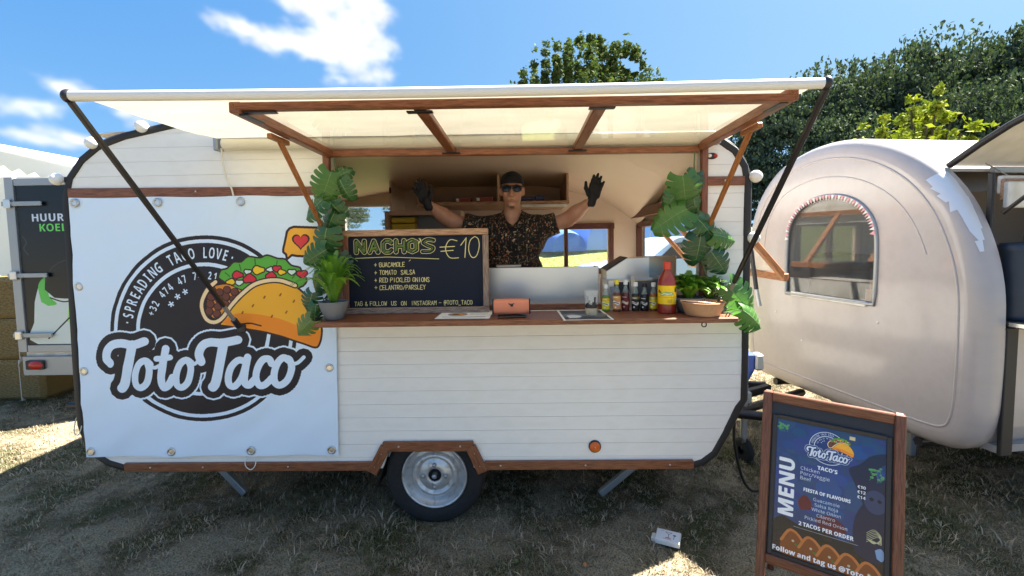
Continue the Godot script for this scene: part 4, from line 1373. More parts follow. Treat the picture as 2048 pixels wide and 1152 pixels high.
func plants() -> void:
	for q in [["leaf_dark", 0.024, 0.09, 0.026], ["leaf_deep", 0.016, 0.06, 0.028], ["leaf_mid", 0.045, 0.13, 0.026], ["leaf_light", 0.10, 0.16, 0.04], ["fern_green", 0.075, 0.19, 0.02], ["fern_light", 0.14, 0.27, 0.03], ["fern_deep", 0.035, 0.105, 0.015]]:
		var m := mat(q[0], lin(q[1], q[2], q[3]), 0.30, 0.0, 0.5)
		m.backlight_enabled = true
		m.backlight = lin(q[1] * 1.8, q[2] * 1.8, q[3] * 1.4)
	mat("leaf_vein", lin(0.20, 0.32, 0.12), 0.5)
	mat("leaf_stem", lin(0.10, 0.14, 0.045), 0.6)
	mat("soil", lin(0.03, 0.022, 0.016), 0.95)
	mat("pot_grey", lin(0.17, 0.175, 0.185), 0.6)
	mat("pot_dark", lin(0.035, 0.036, 0.04), 0.55)
	rng.seed = 31
	garland("artificial monstera garland round the post behind the pale green fern", [
		[-1.061, 2.0, 0.13, 0.20, 160, "leaf_mid"], [-0.984, 2.075, 0.10, 0.13, -60], [-0.968, 1.985, 0.11, 0.14, 200], [-1.13, 1.885, 0.15, 0.17, 130], [-1.073, 1.793, 0.10, 0.175, 150], [-1.085, 1.70, 0.14, 0.19, 165], [-1.13, 1.625, 0.16, 0.17, 120],
		[-1.135, 1.488, 0.16, 0.165, 150], [-1.135, 1.262, 0.31, 0.14, 135, "leaf_light"], [-1.112, 1.32, 0.22, 0.12, 170], [-1.03, 1.885, 0.08, 0.14, 215], [-1.03, 1.56, 0.07, 0.16, 190, "leaf_deep"], [-1.15, 1.38, 0.2, 0.13, 160, "leaf_deep"]],
		[Vector3(-1.04, 2.17, 0.045), Vector3(-1.03, 1.98, 0.06), Vector3(-1.05, 1.75, 0.06), Vector3(-1.085, 1.5, 0.08), Vector3(-1.10, 1.294, 0.12)])
	garland("artificial monstera garland round the post behind the kraft bowl", [
		[0.878, 1.935, 0.12, 0.21, 190, "leaf_mid"], [0.79, 1.80, 0.13, 0.235, 118, "leaf_mid"], [0.95, 1.88, 0.09, 0.18, 200], [1.015, 1.735, 0.11, 0.20, 225], [1.10, 1.70, 0.13, 0.16, 262, "leaf_mid"], [0.955, 1.615, 0.12, 0.19, 178, "leaf_deep"],
		[1.075, 1.555, 0.10, 0.17, 215, "leaf_deep"], [1.17, 1.36, 0.15, 0.23, 222, "leaf_mid"], [1.235, 1.262, 0.19, 0.20, 238, "leaf_mid"], [0.83, 1.915, 0.08, 0.14, 150], [0.945, 1.985, 0.07, 0.15, 170, "leaf_deep"]],
		[Vector3(0.955, 2.17, 0.045), Vector3(0.95, 1.97, 0.06), Vector3(0.985, 1.75, 0.06), Vector3(1.0, 1.55, 0.06), Vector3(1.05, 1.40, 0.09), Vector3(1.075, 1.293, 0.13)])
	var pot := [[0.0, 0.0], [0.040, 0.0], [0.048, 0.006], [0.066, 0.05], [0.078, 0.095], [0.079, 0.099], [0.074, 0.099], [0.070, 0.085], [0.05, 0.05]]
	fern("potted fern with long upright pale green fronds in a grey bowl beside the chalkboard", Vector3(-1.015, 1.29, 0.20), pot, 40, 0.19, 0.25, M.pot_grey, ["fern_green", "fern_light"], 500)
	var pot2 := [[0.0, 0.0], [0.050, 0.0], [0.058, 0.006], [0.076, 0.045], [0.086, 0.078], [0.087, 0.081], [0.081, 0.081], [0.076, 0.07], [0.05, 0.04]]
	fern("low bushy fern in a grey pot behind the kraft bowl", Vector3(0.915, 1.29, 0.085), pot2, 60, 0.15, 0.135, M.pot_grey, ["fern_green", "fern_light", "fern_green"], 700)
	var pot3 := [[0.0, 0.0], [0.038, 0.0], [0.045, 0.006], [0.052, 0.04], [0.056, 0.072], [0.057, 0.075], [0.052, 0.075], [0.05, 0.066], [0.03, 0.04]]
	fern("small yellow-green fern in a black pot at the counter's end", Vector3(1.045, 1.29, 0.07), pot3, 40, 0.12, 0.12, M.pot_dark, ["fern_light", "fern_green"], 900)

# ---------------------------------------------------------------- things on the counter
func label_print(base: Color, band: Color, ribbon: Color, mark: Color) -> ImageTexture:
	var k := Ink.new(256, 96, base)
	for r in 2:
		var x := 128.0 * r
		k.poly(V2([x, 0, x + 128, 0, x + 128, 20, x, 20]), band)
		k.poly(smooth2([x + 18, 44, x + 50, 34, x + 90, 48, x + 112, 40, x + 112, 60, x + 88, 66, x + 52, 54, x + 18, 64], 3), ribbon)
		k.stroke(smooth2([x + 30, 53, x + 60, 47, x + 98, 57], 4), 6, mark)
		k.disc(Vector2(x + 64, 82), 10, ribbon, 0.6)
		k.stroke(V2([x + 40, 10, x + 88, 10]), 6, ribbon)
	return k.texture()

func counter_things() -> void:
	var top := 1.2905
	# small sauce bottles
	var cfg := [
		[0.468, 0.035, 0.150, "green sauce bottle with a white cap and yellow label, next to the cup", [0.13, 0.24, 0.035], [0.8, 0.8, 0.8], Color(0.9, 0.85, 0.15), Color(0.95, 0.72, 0.1), Color(0.95, 0.95, 0.9), Color(0.1, 0.1, 0.1)],
		[0.527, 0.05, 0.178, "taller brown sauce bottle with a yellow cap and pale orange label", [0.16, 0.045, 0.02], [0.85, 0.68, 0.02], Color(0.85, 0.6, 0.4), Color(0.9, 0.65, 0.3), Color(0.95, 0.95, 0.92), Color(0.08, 0.06, 0.06)],
		[0.580, 0.03, 0.174, "sauce bottle with a white cap and dark red label", [0.12, 0.03, 0.025], [0.82, 0.82, 0.8], Color(0.45, 0.08, 0.1), Color(0.3, 0.1, 0.16), Color(0.85, 0.75, 0.65), Color(0.9, 0.85, 0.8)],
		[0.634, 0.04, 0.162, "sauce bottle with a white cap and black-gold label", [0.03, 0.018, 0.012], [0.82, 0.82, 0.8], Color(0.06, 0.06, 0.08), Color(0.5, 0.45, 0.2), Color(0.92, 0.9, 0.85), Color(0.5, 0.2, 0.1)],
		[0.684, 0.04, 0.155, "sauce bottle with a black cap and black label", [0.016, 0.012, 0.01], [0.012, 0.012, 0.014], Color(0.05, 0.05, 0.06), Color(0.07, 0.07, 0.08), Color(0.9, 0.9, 0.88), Color(0.1, 0.1, 0.1)],
		[0.735, 0.035, 0.158, "white-capped yellow-label sauce bottle partly behind the big red one", [0.30, 0.10, 0.02], [0.82, 0.82, 0.8], Color(0.9, 0.82, 0.12), Color(0.75, 0.7, 0.1), Color(0.95, 0.95, 0.9), Color(0.1, 0.1, 0.1)],
		[0.842, 0.03, 0.150, "green sauce bottle with a dark label between the big red bottle and the fern", [0.08, 0.13, 0.025], [0.05, 0.06, 0.05], Color(0.12, 0.16, 0.1), Color(0.7, 0.6, 0.1), Color(0.9, 0.85, 0.6), Color(0.1, 0.1, 0.1)]]
	var clear := mat("bottle_glass", Color(0.75, 0.82, 0.78, 0.22), 0.05)
	clear.transparency = BaseMaterial3D.TRANSPARENCY_ALPHA
	for q in cfg:
		var o := thing("sauce_bottle", q[3], "bottle", Vector3(q[0], top, q[1]), "small sauce bottles")
		var h: float = q[2]
		var mb := MB.new()
		mb.lathe([[0.0, 0.0], [0.019, 0.0], [0.0215, 0.003], [0.0215, h * 0.52], [0.018, h * 0.60], [0.0175, h * 0.605], [0.0, h * 0.605]], 20)
		var m := mat("sauce", lin(q[4][0], q[4][1], q[4][2]), 0.12)
		add(o, "filled_body", mb.mesh(), m)
		mb = MB.new()
		mb.lathe([[0.0176, h * 0.607], [0.0125, h * 0.69], [0.0095, h * 0.76], [0.0090, h * 0.90]], 20)
		add(o, "neck", mb.mesh(), clear)
		mb = MB.new()
		mb.lathe([[0.0118, h * 0.855], [0.0122, h * 0.86], [0.0122, h * 0.985], [0.0105, h], [0.0, h]], 18)
		add(o, "cap", mb.mesh(), mat("cap", lin(q[5][0], q[5][1], q[5][2]), 0.45))
		mb = MB.new()
		mb.lathe([[0.02195, h * 0.08], [0.02195, h * 0.50]], 24)
		for i in mb.uv.size():
			mb.uv[i].y = 1.0 - mb.uv[i].y
		var lm := mat("bottle_label", Color.WHITE, 0.5)
		lm.albedo_texture = label_print(q[6], q[7], q[8], q[9])
		lm.uv1_offset = Vector3(0.02 + q[0] * 0.13, 0, 0)
		add(o, "label", mb.mesh(), lm)
	# big red bottle
	var o := thing("sauce_bottle", "large red hot sauce bottle with a yellow label", "bottle", Vector3(0.783, top, 0.125))
	var red := mat("hot_sauce", lin(0.28, 0.022, 0.010), 0.16)
	red.clearcoat_enabled = true
	red.clearcoat = 0.6
	var mb := MB.new()
	mb.lathe([[0.0, 0.0], [0.044, 0.0], [0.0485, 0.005], [0.0485, 0.165], [0.046, 0.180], [0.036, 0.205], [0.022, 0.225], [0.0165, 0.235], [0.0155, 0.25], [0.0, 0.25]], 32)
	add(o, "body", mb.mesh(), red)
	mb = MB.new()
	mb.lathe([[0.0185, 0.238], [0.0195, 0.24], [0.0195, 0.272], [0.0175, 0.278], [0.0, 0.279]], 20)
	add(o, "cap", mb.mesh(), mat("red_cap", lin(0.62, 0.06, 0.025), 0.4))
	var k := Ink.new(512, 160, Color(0.95, 0.80, 0.05))
	for r in 2:
		var x := 256.0 * r
		k.disc(Vector2(x + 40, 50), 13, Color(0.8, 0.15, 0.1)); k.disc(Vector2(x + 56, 60), 9, Color(0.25, 0.5, 0.15))
		k.poly(smooth2([x + 56, 66, x + 110, 52, x + 170, 60, x + 170, 82, x + 110, 80, x + 56, 92], 3), Color(0.55, 0.7, 0.45))
		k.stroke(smooth2([x + 66, 78, x + 90, 68, x + 120, 72, x + 158, 68], 4), 7, Color(0.98, 0.95, 0.85))
		k.disc(Vector2(x + 204, 40), 17, Color(0.05, 0.05, 0.06)); k.disc(Vector2(x + 204, 40), 8, Color(0.35, 0.35, 0.35))
		k.poly(V2([x + 196, 100, x + 222, 100, x + 222, 150, x + 196, 150]), Color(0.95, 0.95, 0.92))
		for i in 7:
			k.poly(V2([x + 199, 103 + i * 7, x + 219, 103 + i * 7, x + 219, 106 + i * 7, x + 199, 106 + i * 7]), Color(0.1, 0.1, 0.1))
		k.poly(V2([x + 120, 118, x + 160, 118, x + 160, 148, x + 120, 148]), Color(0.85, 0.7, 0.05))
		k.poly(V2([x + 10, 98, x + 190, 96, x + 190, 100, x + 10, 102]), Color(0.8, 0.6, 0.05))
	mb = MB.new()
	mb.lathe([[0.0489, 0.052], [0.0489, 0.152]], 36)
	for i in mb.uv.size():
		mb.uv[i].y = 1.0 - mb.uv[i].y
	var lm := mat("yellow_label", Color.WHITE, 0.45)
	lm.albedo_texture = k.texture()
	lm.uv1_offset = Vector3(0.02, 0, 0)
	add(o, "label", mb.mesh(), lm)
	# festival cup with beer
	o = thing("cup", "clear plastic cup with black printed skyline and a little beer, on the photo card", "cup", Vector3(0.362, top + 0.003, 0.20))
	mb = MB.new()
	mb.lathe([[0.0, 0.002], [0.028, 0.0], [0.0305, 0.002], [0.0395, 0.132], [0.041, 0.134]], 28)
	var cm := mat("cup_plastic", Color(0.9, 0.92, 0.92, 0.25), 0.12)
	cm.transparency = BaseMaterial3D.TRANSPARENCY_ALPHA
	add(o, "wall", mb.mesh(), cm)
	mb = MB.new()
	mb.lathe([[0.0, 0.004], [0.0285, 0.004], [0.0315, 0.042], [0.0, 0.042]], 24)
	add(o, "beer", mb.mesh(), mat("beer", lin(0.62, 0.42, 0.15), 0.15))
	mb = MB.new()
	for i in 24:
		var a0 := TAU * i / 24
		var a1 := TAU * (i + 1) / 24
		var hh: float = [0.060, 0.058, 0.066, 0.072, 0.064, 0.060, 0.076, 0.102, 0.064, 0.058, 0.07, 0.062][i % 12]
		var r0 := 0.0314 + 0.0085 * 0.042 / 0.13
		var r1 := 0.0312 + 0.0092 * hh / 0.13
		mb.quad(Vector3(cos(a0) * r0, 0.042, -sin(a0) * r0), Vector3(cos(a1) * r0, 0.042, -sin(a1) * r0), Vector3(cos(a1) * r1, hh, -sin(a1) * r1), Vector3(cos(a0) * r1, hh, -sin(a0) * r1))
	add(o, "print", mb.mesh(), M.dark_plastic)
	# kraft bowl and the wooden forks in it
	o = thing("bowl", "round kraft paper bowl holding wooden forks at the counter's end", "bowl", Vector3(0.945, top, 0.205))
	mb = MB.new()
	mb.lathe([[0.0, 0.001], [0.082, 0.0], [0.086, 0.003], [0.108, 0.066], [0.1125, 0.067], [0.1135, 0.070], [0.111, 0.0725], [0.106, 0.070], [0.083, 0.006], [0.0, 0.005]], 40)
	add(o, "bowl_wall", mb.mesh(), tri_tex(mat("kraft", lin(0.52, 0.30, 0.165), 0.75), noise_tex(51, 0.1, [[0.0, Color(0.9, 0.88, 0.86)], [1.0, Color(1, 1, 1)]], 128), Vector3(5, 5, 5)))
	for q in [[-0.055, 0.01, 0.20, "wooden fork lying topmost across the kraft bowl's rim"], [-0.03, 0.032, 0.08, "wooden fork lying beside the topmost one in the kraft bowl"], [0.0, 0.05, -0.12, "wooden fork lowest of those in the kraft bowl"]]:
		var w := thing("wooden_fork", q[3], "fork", Vector3(0.945 + q[0], top + 0.0765 - q[1] * 0.1, 0.205 + q[1]), "wooden forks", q[2])
		w.rotation.z = -0.10
		var fb := MB.new()
		fb.extrude(PackedVector2Array(curve(Array(V2([-0.07, -0.005, 0.01, -0.004, 0.035, -0.008, 0.07, -0.009, 0.072, -0.005, 0.045, -0.003, 0.045, 0.003, 0.072, 0.005, 0.07, 0.009, 0.035, 0.008, 0.01, 0.004, -0.07, 0.005])), 1)), -0.001, 0.001)
		add(w, "blade", fb.mesh(), M.pale_fork, Transform3D(Basis(Vector3.RIGHT, -PI / 2), Vector3.ZERO))
	# purse
	o = thing("purse", "orange purse with black piping lying on the counter", "purse", Vector3(-0.063, top + 0.009, 0.17))
	var coral := mat("coral_leather", lin(0.72, 0.235, 0.125), 0.55)
	mb = MB.new()
	var rows := []
	for i in 9:
		var f := i / 8.0
		var x := lerpf(-0.098, 0.098, f)
		var e := 1.0 - 0.12 * pow(absf(f - 0.5) * 2, 4)
		var r := PackedVector3Array()
		for j in 21:
			var a := TAU * j / 20
			var cy := signf(sin(a)) * pow(absf(sin(a)), 0.55) * 0.042 * e
			r.append(Vector3(x, 0.044 + cy, signf(cos(a)) * pow(absf(cos(a)), 0.7) * 0.032 * e))
		rows.append(r)
	mb.grid(rows, true)
	for e in [[0, -1.0], [8, 1.0]]:
		for j in 20:
			if e[1] > 0:
				mb.tri(Vector3(0.098, 0.044, 0), rows[8][j], rows[8][j + 1])
			else:
				mb.tri(Vector3(-0.098, 0.044, 0), rows[0][j + 1], rows[0][j])
	add(o, "body", mb.mesh(), coral)
	for x in [-0.0985, 0.0985]:
		mb = MB.new()
		var p := []
		for j in 21:
			var a := TAU * j / 20
			p.append(Vector3(x, 0.044 + signf(sin(a)) * pow(absf(sin(a)), 0.55) * 0.038, signf(cos(a)) * pow(absf(cos(a)), 0.7) * 0.029))
		mb.tube(p, 0.004, 6, false)
		add(o, "piping", mb.mesh(), M.black_rubber)
	mb = MB.new()
	mb.tube(curve([Vector3(-0.094, 0.070, 0.022), Vector3(-0.045, 0.079, 0.017), Vector3(0.0, 0.058, 0.0325), Vector3(0.045, 0.079, 0.017), Vector3(0.094, 0.070, 0.022)], 5), 0.003, 6)
	add(o, "flap_edge", mb.mesh(), M.black_rubber)
	mb = MB.new()
	mb.ball(Vector3(0.003, 0.055, 0.035), Vector3(0.008, 0.008, 0.005), 10, 6)
	add(o, "stud", mb.mesh(), M.dark_plastic)
	o = thing("phone", "dark flat phone under the orange purse", "phone", Vector3(-0.06, top + 0.001, 0.205), "", 0.12)
	mb = MB.new()
	mb.box(Vector3(0, 0.004, 0), Vector3(0.15, 0.008, 0.072), 0.003)
	add(o, "case", mb.mesh(), M.dark_plastic)
	mb = MB.new()
	mb.box(Vector3(0, 0.0083, 0), Vector3(0.142, 0.0012, 0.065), 0.0004)
	add(o, "screen", mb.mesh(), mat("phone_glass", lin(0.008, 0.008, 0.01), 0.08))
	# flyer and photo card
	k = Ink.new(256, 128, Color(0.93, 0.93, 0.92))
	k.disc(Vector2(90, 52), 48, Color(0.5, 0.52, 0.55), 0.6); k.disc(Vector2(92, 52), 36, Color(0.85, 0.55, 0.2), 0.5); k.disc(Vector2(80, 54), 18, Color(0.25, 0.2, 0.2), 0.6)
	k.stroke(V2([30, 100, 230, 100]), 6, Color(0.2, 0.2, 0.22)); k.stroke(V2([150, 40, 235, 40]), 4, Color(0.5, 0.5, 0.5)); k.stroke(V2([150, 58, 225, 58]), 4, Color(0.5, 0.5, 0.5))
	card("flyer", "white printed flyer lying before the chalkboard", Vector3(-0.32, top, 0.125), 0.29, 0.23, k, -0.03)
	k = Ink.new(256, 256, Color(0.9, 0.9, 0.89))
	k.poly(V2([12, 12, 244, 12, 244, 244, 12, 244]), Color(0.20, 0.21, 0.23))
	k.poly(smooth2([12, 120, 60, 90, 120, 110, 190, 80, 244, 100, 244, 170, 170, 190, 90, 160, 12, 190], 4), Color(0.42, 0.43, 0.45))
	k.poly(smooth2([30, 150, 70, 130, 110, 160, 90, 200, 40, 205], 4), Color(0.82, 0.84, 0.86))
	k.poly(smooth2([140, 40, 200, 30, 230, 60, 180, 80], 4), Color(0.08, 0.08, 0.1))
	card("photo_card", "black-and-white photo card lying under the plastic cup", Vector3(0.325, top, 0.165), 0.255, 0.33, k, 0.03)

func card(called: String, label: String, at: Vector3, w: float, d: float, k: Ink, turn: float) -> void:
	var o := thing(called, label, "card", at, "", turn)
	var m := mat(called + "_print", Color.WHITE, 0.5)
	m.albedo_texture = k.texture()
	var mb := MB.new()
	mb.extrude(rect(-w / 2, -d / 2, w / 2, d / 2), 0.0, 0.0015, Rect2(-w / 2, -d / 2, w, d))
	add(o, "sheet", mb.mesh(), m, Transform3D(Basis(Vector3.RIGHT, -PI / 2), Vector3(0, 0.0006, 0)))

# ---------------------------------------------------------------- things inside the caravan
func inside_things() -> void:
	var o := thing("steel_splash_guard", "plain stainless steel splash guard in front of the man", "splash guard", Vector3(0.13, 1.26, -0.36))
	wbox(o, "plate", Vector3(0.07, 1.392, -0.34), Vector3(0.84, 0.262, 0.012), M.dull_steel, 0.003)
	wbox(o, "side_plate", Vector3(0.478, 1.392, -0.39), Vector3(0.012, 0.262, 0.10), M.dull_steel, 0.003)
	wbox(o, "side_plate", Vector3(-0.338, 1.392, -0.39), Vector3(0.012, 0.262, 0.10), M.dull_steel, 0.003)
	o = thing("food_tray", "shallow white food tray on the bench behind the steel guard", "tray", Vector3(-0.09, 1.261, -0.42))
	wbox(o, "base", Vector3(-0.09, 1.395, -0.40), Vector3(0.16, 0.265, 0.07), M.white_paint, 0.01)
	wbox(o, "lid", Vector3(-0.09, 1.532, -0.40), Vector3(0.165, 0.012, 0.075), M.steel, 0.004)
	# griddle / fryer
	o = thing("griddle_fryer", "stainless fryer and griddle with a black hood beside the splash guard", "fryer", Vector3(0.83, 1.26, -0.32))
	wbox(o, "cabinet_box", Vector3(0.765, 1.355, -0.30), Vector3(0.50, 0.186, 0.26), M.dull_steel, 0.006)
	mat("blue_steel", lin(0.16, 0.18, 0.21), 0.35, 0.8)
	wbox(o, "front_plate", Vector3(0.79, 1.355, -0.164), Vector3(0.24, 0.17, 0.010), M.blue_steel, 0.003)
	wbox(o, "switch_panel", Vector3(0.60, 1.375, -0.164), Vector3(0.09, 0.12, 0.010), M.dark_plastic, 0.003)
	wbox(o, "plug_in", Vector3(0.545, 1.385, -0.163), Vector3(0.03, 0.05, 0.012), M.galvanised, 0.004)
	var mb := wb(o)
	var side := V2([0.0, 0.0, 0.26, 0.0, 0.26, 0.13, 0.12, 0.125, 0.0, 0.05])
	mb.t = mb.t * Transform3D(Basis(Vector3.UP, 0), Vector3(0.52, 1.4485, -0.42))
	mb.extrude(side, 0.0, 0.2)
	add(o, "hood", mb.mesh(), M.dull_steel)
	beam(o, "hood_plate", Vector3(0.516, 1.506, -0.31), Vector3(0.645, 1.583, -0.31), 0.006, 0.206, M.dark_plastic)
	wbox(o, "back_ledge", Vector3(0.89, 1.515, -0.40), Vector3(0.22, 0.13, 0.04), M.steel, 0.004)
	wbox(o, "top_ledge", Vector3(0.93, 1.453, -0.26), Vector3(0.30, 0.010, 0.22), M.steel, 0.002)
	wbox(o, "dark_shelf_box", Vector3(1.10, 1.35, -0.22), Vector3(0.16, 0.17, 0.10), M.dark_wood, 0.004)
	wbox(o, "handle", Vector3(0.665, 1.42, -0.155), Vector3(0.028, 0.10, 0.008), M.steel, 0.002)
	# crate with packets by the small window
	o = thing("wooden_crate", "wooden crate with yellow packets behind the chalkboard, by the small window", "crate", Vector3(-0.78, 1.26, -1.15))
	beam(o, "crate_board", Vector3(-1.05, 1.925, -1.10), Vector3(-0.50, 1.92, -1.10), 0.035, 0.20, M.cabinet)
	beam(o, "crate_board", Vector3(-1.065, 1.262, -1.10), Vector3(-1.065, 1.942, -1.10), 0.028, 0.20, M.cabinet, Vector3.RIGHT)
	beam(o, "crate_board", Vector3(-0.49, 1.262, -1.10), Vector3(-0.49, 1.94, -1.10), 0.028, 0.20, M.cabinet, Vector3.RIGHT)
	wbox(o, "back_board", Vector3(-0.777, 1.585, -1.19), Vector3(0.54, 0.645, 0.012), M.grey_card, 0)
	beam(o, "crate_board", Vector3(-1.05, 1.725, -1.11), Vector3(-0.505, 1.725, -1.11), 0.018, 0.14, M.cabinet)
	for q in [[1.762, 0.05, 0], [1.818, 0.05, 0], [1.872, 0.045, 0]]:
		var y: float = q[0]
		var p := thing("packet", ["yellow packet lowest in the crate's top bay", "yellow packet middle of three in the crate's top bay", "yellow packet topmost of three in the crate's top bay"][[1.762, 1.818, 1.872].find(y)], "packet", Vector3(-0.94, y - 0.025, -1.10), "yellow packets in the crate")
		wbox(p, "wrap", Vector3(-0.945, y, -1.10), Vector3(0.19, q[1], 0.12), M.yellow_wrap, 0.008)
	# things on the shelf
	for q in [[-0.52, 2.062, 0.14, 0.035, "red_card", "red carton lying on the overhead shelf, outer one"], [-0.33, 2.066, 0.16, 0.042, "red_card", "red carton lying on the overhead shelf next to the divider"]]:
		var p := thing("carton", q[5], "carton", Vector3(q[0], 2.045, -1.56), "cartons on the shelf")
		wbox(p, "carton_box", Vector3(q[0], q[1], -1.56), Vector3(q[2], q[3], 0.09), M[q[4]], 0.004)
		wbox(p, "end_flap", Vector3(q[0] - q[2] * 0.35, q[1], -1.513), Vector3(0.026, 0.026, 0.006), M.white_paint, 0.001)
	var c := thing("cloth_pouch", "small blue pouch lying on the overhead shelf right of the man's head", "pouch", Vector3(0.10, 2.045, -1.53))
	wbox(c, "pouch_body", Vector3(0.05, 2.062, -1.53), Vector3(0.13, 0.035, 0.08), M.blue_wrap, 0.012)
	wbox(c, "pouch_flap", Vector3(0.16, 2.068, -1.53), Vector3(0.09, 0.045, 0.07), M.blue_wrap, 0.012)

# ---------------------------------------------------------------- the man: a body meshed from a distance field
func capsule(p: Vector3, q: Array) -> float:  # [a, b, ra, rb]
	var a: Vector3 = q[0]
	var ab: Vector3 = q[1] - a
	var h := clampf((p - a).dot(ab) / maxf(ab.length_squared(), 1e-9), 0.0, 1.0)
	return p.distance_to(a + ab * h) - lerpf(q[2], q[3], h)

func field(p: Vector3, prims: Array, k: float) -> float:
	var d := 1e3
	for q in prims:
		var e: float
		if q.size() == 2:  # ellipsoid: centre, radii
			var u: Vector3 = (p - q[0]) / q[1]
			var l := u.length()
			var l2: float = (u / q[1]).length()
			e = l * (l - 1.0) / maxf(l2, 1e-6)
		else:
			e = capsule(p, q)
		var h := maxf(k - absf(d - e), 0.0) / k
		d = minf(d, e) - h * h * k * 0.25
	return d

func nets(mb: MB, lo: Vector3, hi: Vector3, cell: float, f: Callable) -> void:
	var n := Vector3i(((hi - lo) / cell).ceil()) + Vector3i.ONE
	var val := PackedFloat32Array()
	val.resize(n.x * n.y * n.z)
	val.fill(NAN)
	var B := 5
	for bz in range(0, n.z, B):
		for by in range(0, n.y, B):
			for bx in range(0, n.x, B):
				var c := lo + Vector3(bx + B * 0.5, by + B * 0.5, bz + B * 0.5) * cell
				if absf(f.call(c)) > cell * B * 1.15:
					continue
				for z in range(bz, mini(bz + B + 1, n.z)):
					for y in range(by, mini(by + B + 1, n.y)):
						for x in range(bx, mini(bx + B + 1, n.x)):
							var i := (z * n.y + y) * n.x + x
							if is_nan(val[i]):
								val[i] = f.call(lo + Vector3(x, y, z) * cell)
	var ids := {}
	var off := [0, 1, n.x, n.x + 1, n.x * n.y, n.x * n.y + 1, n.x * n.y + n.x, n.x * n.y + n.x + 1]
	var edges := [[0, 1], [2, 3], [4, 5], [6, 7], [0, 2], [1, 3], [4, 6], [5, 7], [0, 4], [1, 5], [2, 6], [3, 7]]
	for z in n.z - 1:
		for y in n.y - 1:
			for x in n.x - 1:
				var i := (z * n.y + y) * n.x + x
				var v0 := val[i]
				if is_nan(v0) or absf(v0) > cell * 2.0:
					continue
				var g := []
				var neg := 0
				for o in off:
					var w := val[i + o]
					g.append(w)
					if is_nan(w):
						neg = -99
					if w < 0.0:
						neg += 1
				if neg <= 0 or neg == 8:
					continue
				var s := Vector3.ZERO
				var cnt := 0
				for e in edges:
					var a: float = g[e[0]]
					var b: float = g[e[1]]
					if (a < 0.0) != (b < 0.0):
						var t := a / (a - b)
						var pa := Vector3(e[0] & 1, (e[0] >> 1) & 1, e[0] >> 2)
						var pb := Vector3(e[1] & 1, (e[1] >> 1) & 1, e[1] >> 2)
						s += pa.lerp(pb, t); cnt += 1
				var p := lo + (Vector3(x, y, z) + s / cnt) * cell
				var h := cell * 0.6
				var nn := Vector3(f.call(p + Vector3(h, 0, 0)) - f.call(p - Vector3(h, 0, 0)), f.call(p + Vector3(0, h, 0)) - f.call(p - Vector3(0, h, 0)), f.call(p + Vector3(0, 0, h)) - f.call(p - Vector3(0, 0, h)))
				ids[i] = mb.v.size()
				mb.put(mb.t * p, (mb.t.basis * nn).normalized(), Vector2())
	for i in ids:
		var x: int = i % n.x
		var y: int = (i / n.x) % n.y
		var z: int = i / (n.x * n.y)
		var inside := val[i] < 0.0
		for ax in 3:
			var st: int = [1, n.x, n.x * n.y][ax]
			var s1: int = [n.x, n.x * n.y, 1][ax]
			var s2: int = [n.x * n.y, 1, n.x][ax]
			var c1: int = [y, z, x][ax]
			var c2: int = [z, x, y][ax]
			if c1 == 0 or c2 == 0 or (val[i + st] < 0.0) == inside:
				continue
			if not (ids.has(i - s1) and ids.has(i - s2) and ids.has(i - s1 - s2)):
				continue
			var q := [ids[i], ids[i - s1], ids[i - s1 - s2], ids[i - s2]]
			if not inside:
				q.reverse()
			# q now runs counter-clockwise seen from outside; Godot's fronts run clockwise
			mb.ix.append_array(PackedInt32Array([q[0], q[2], q[1], q[0], q[3], q[2]]))

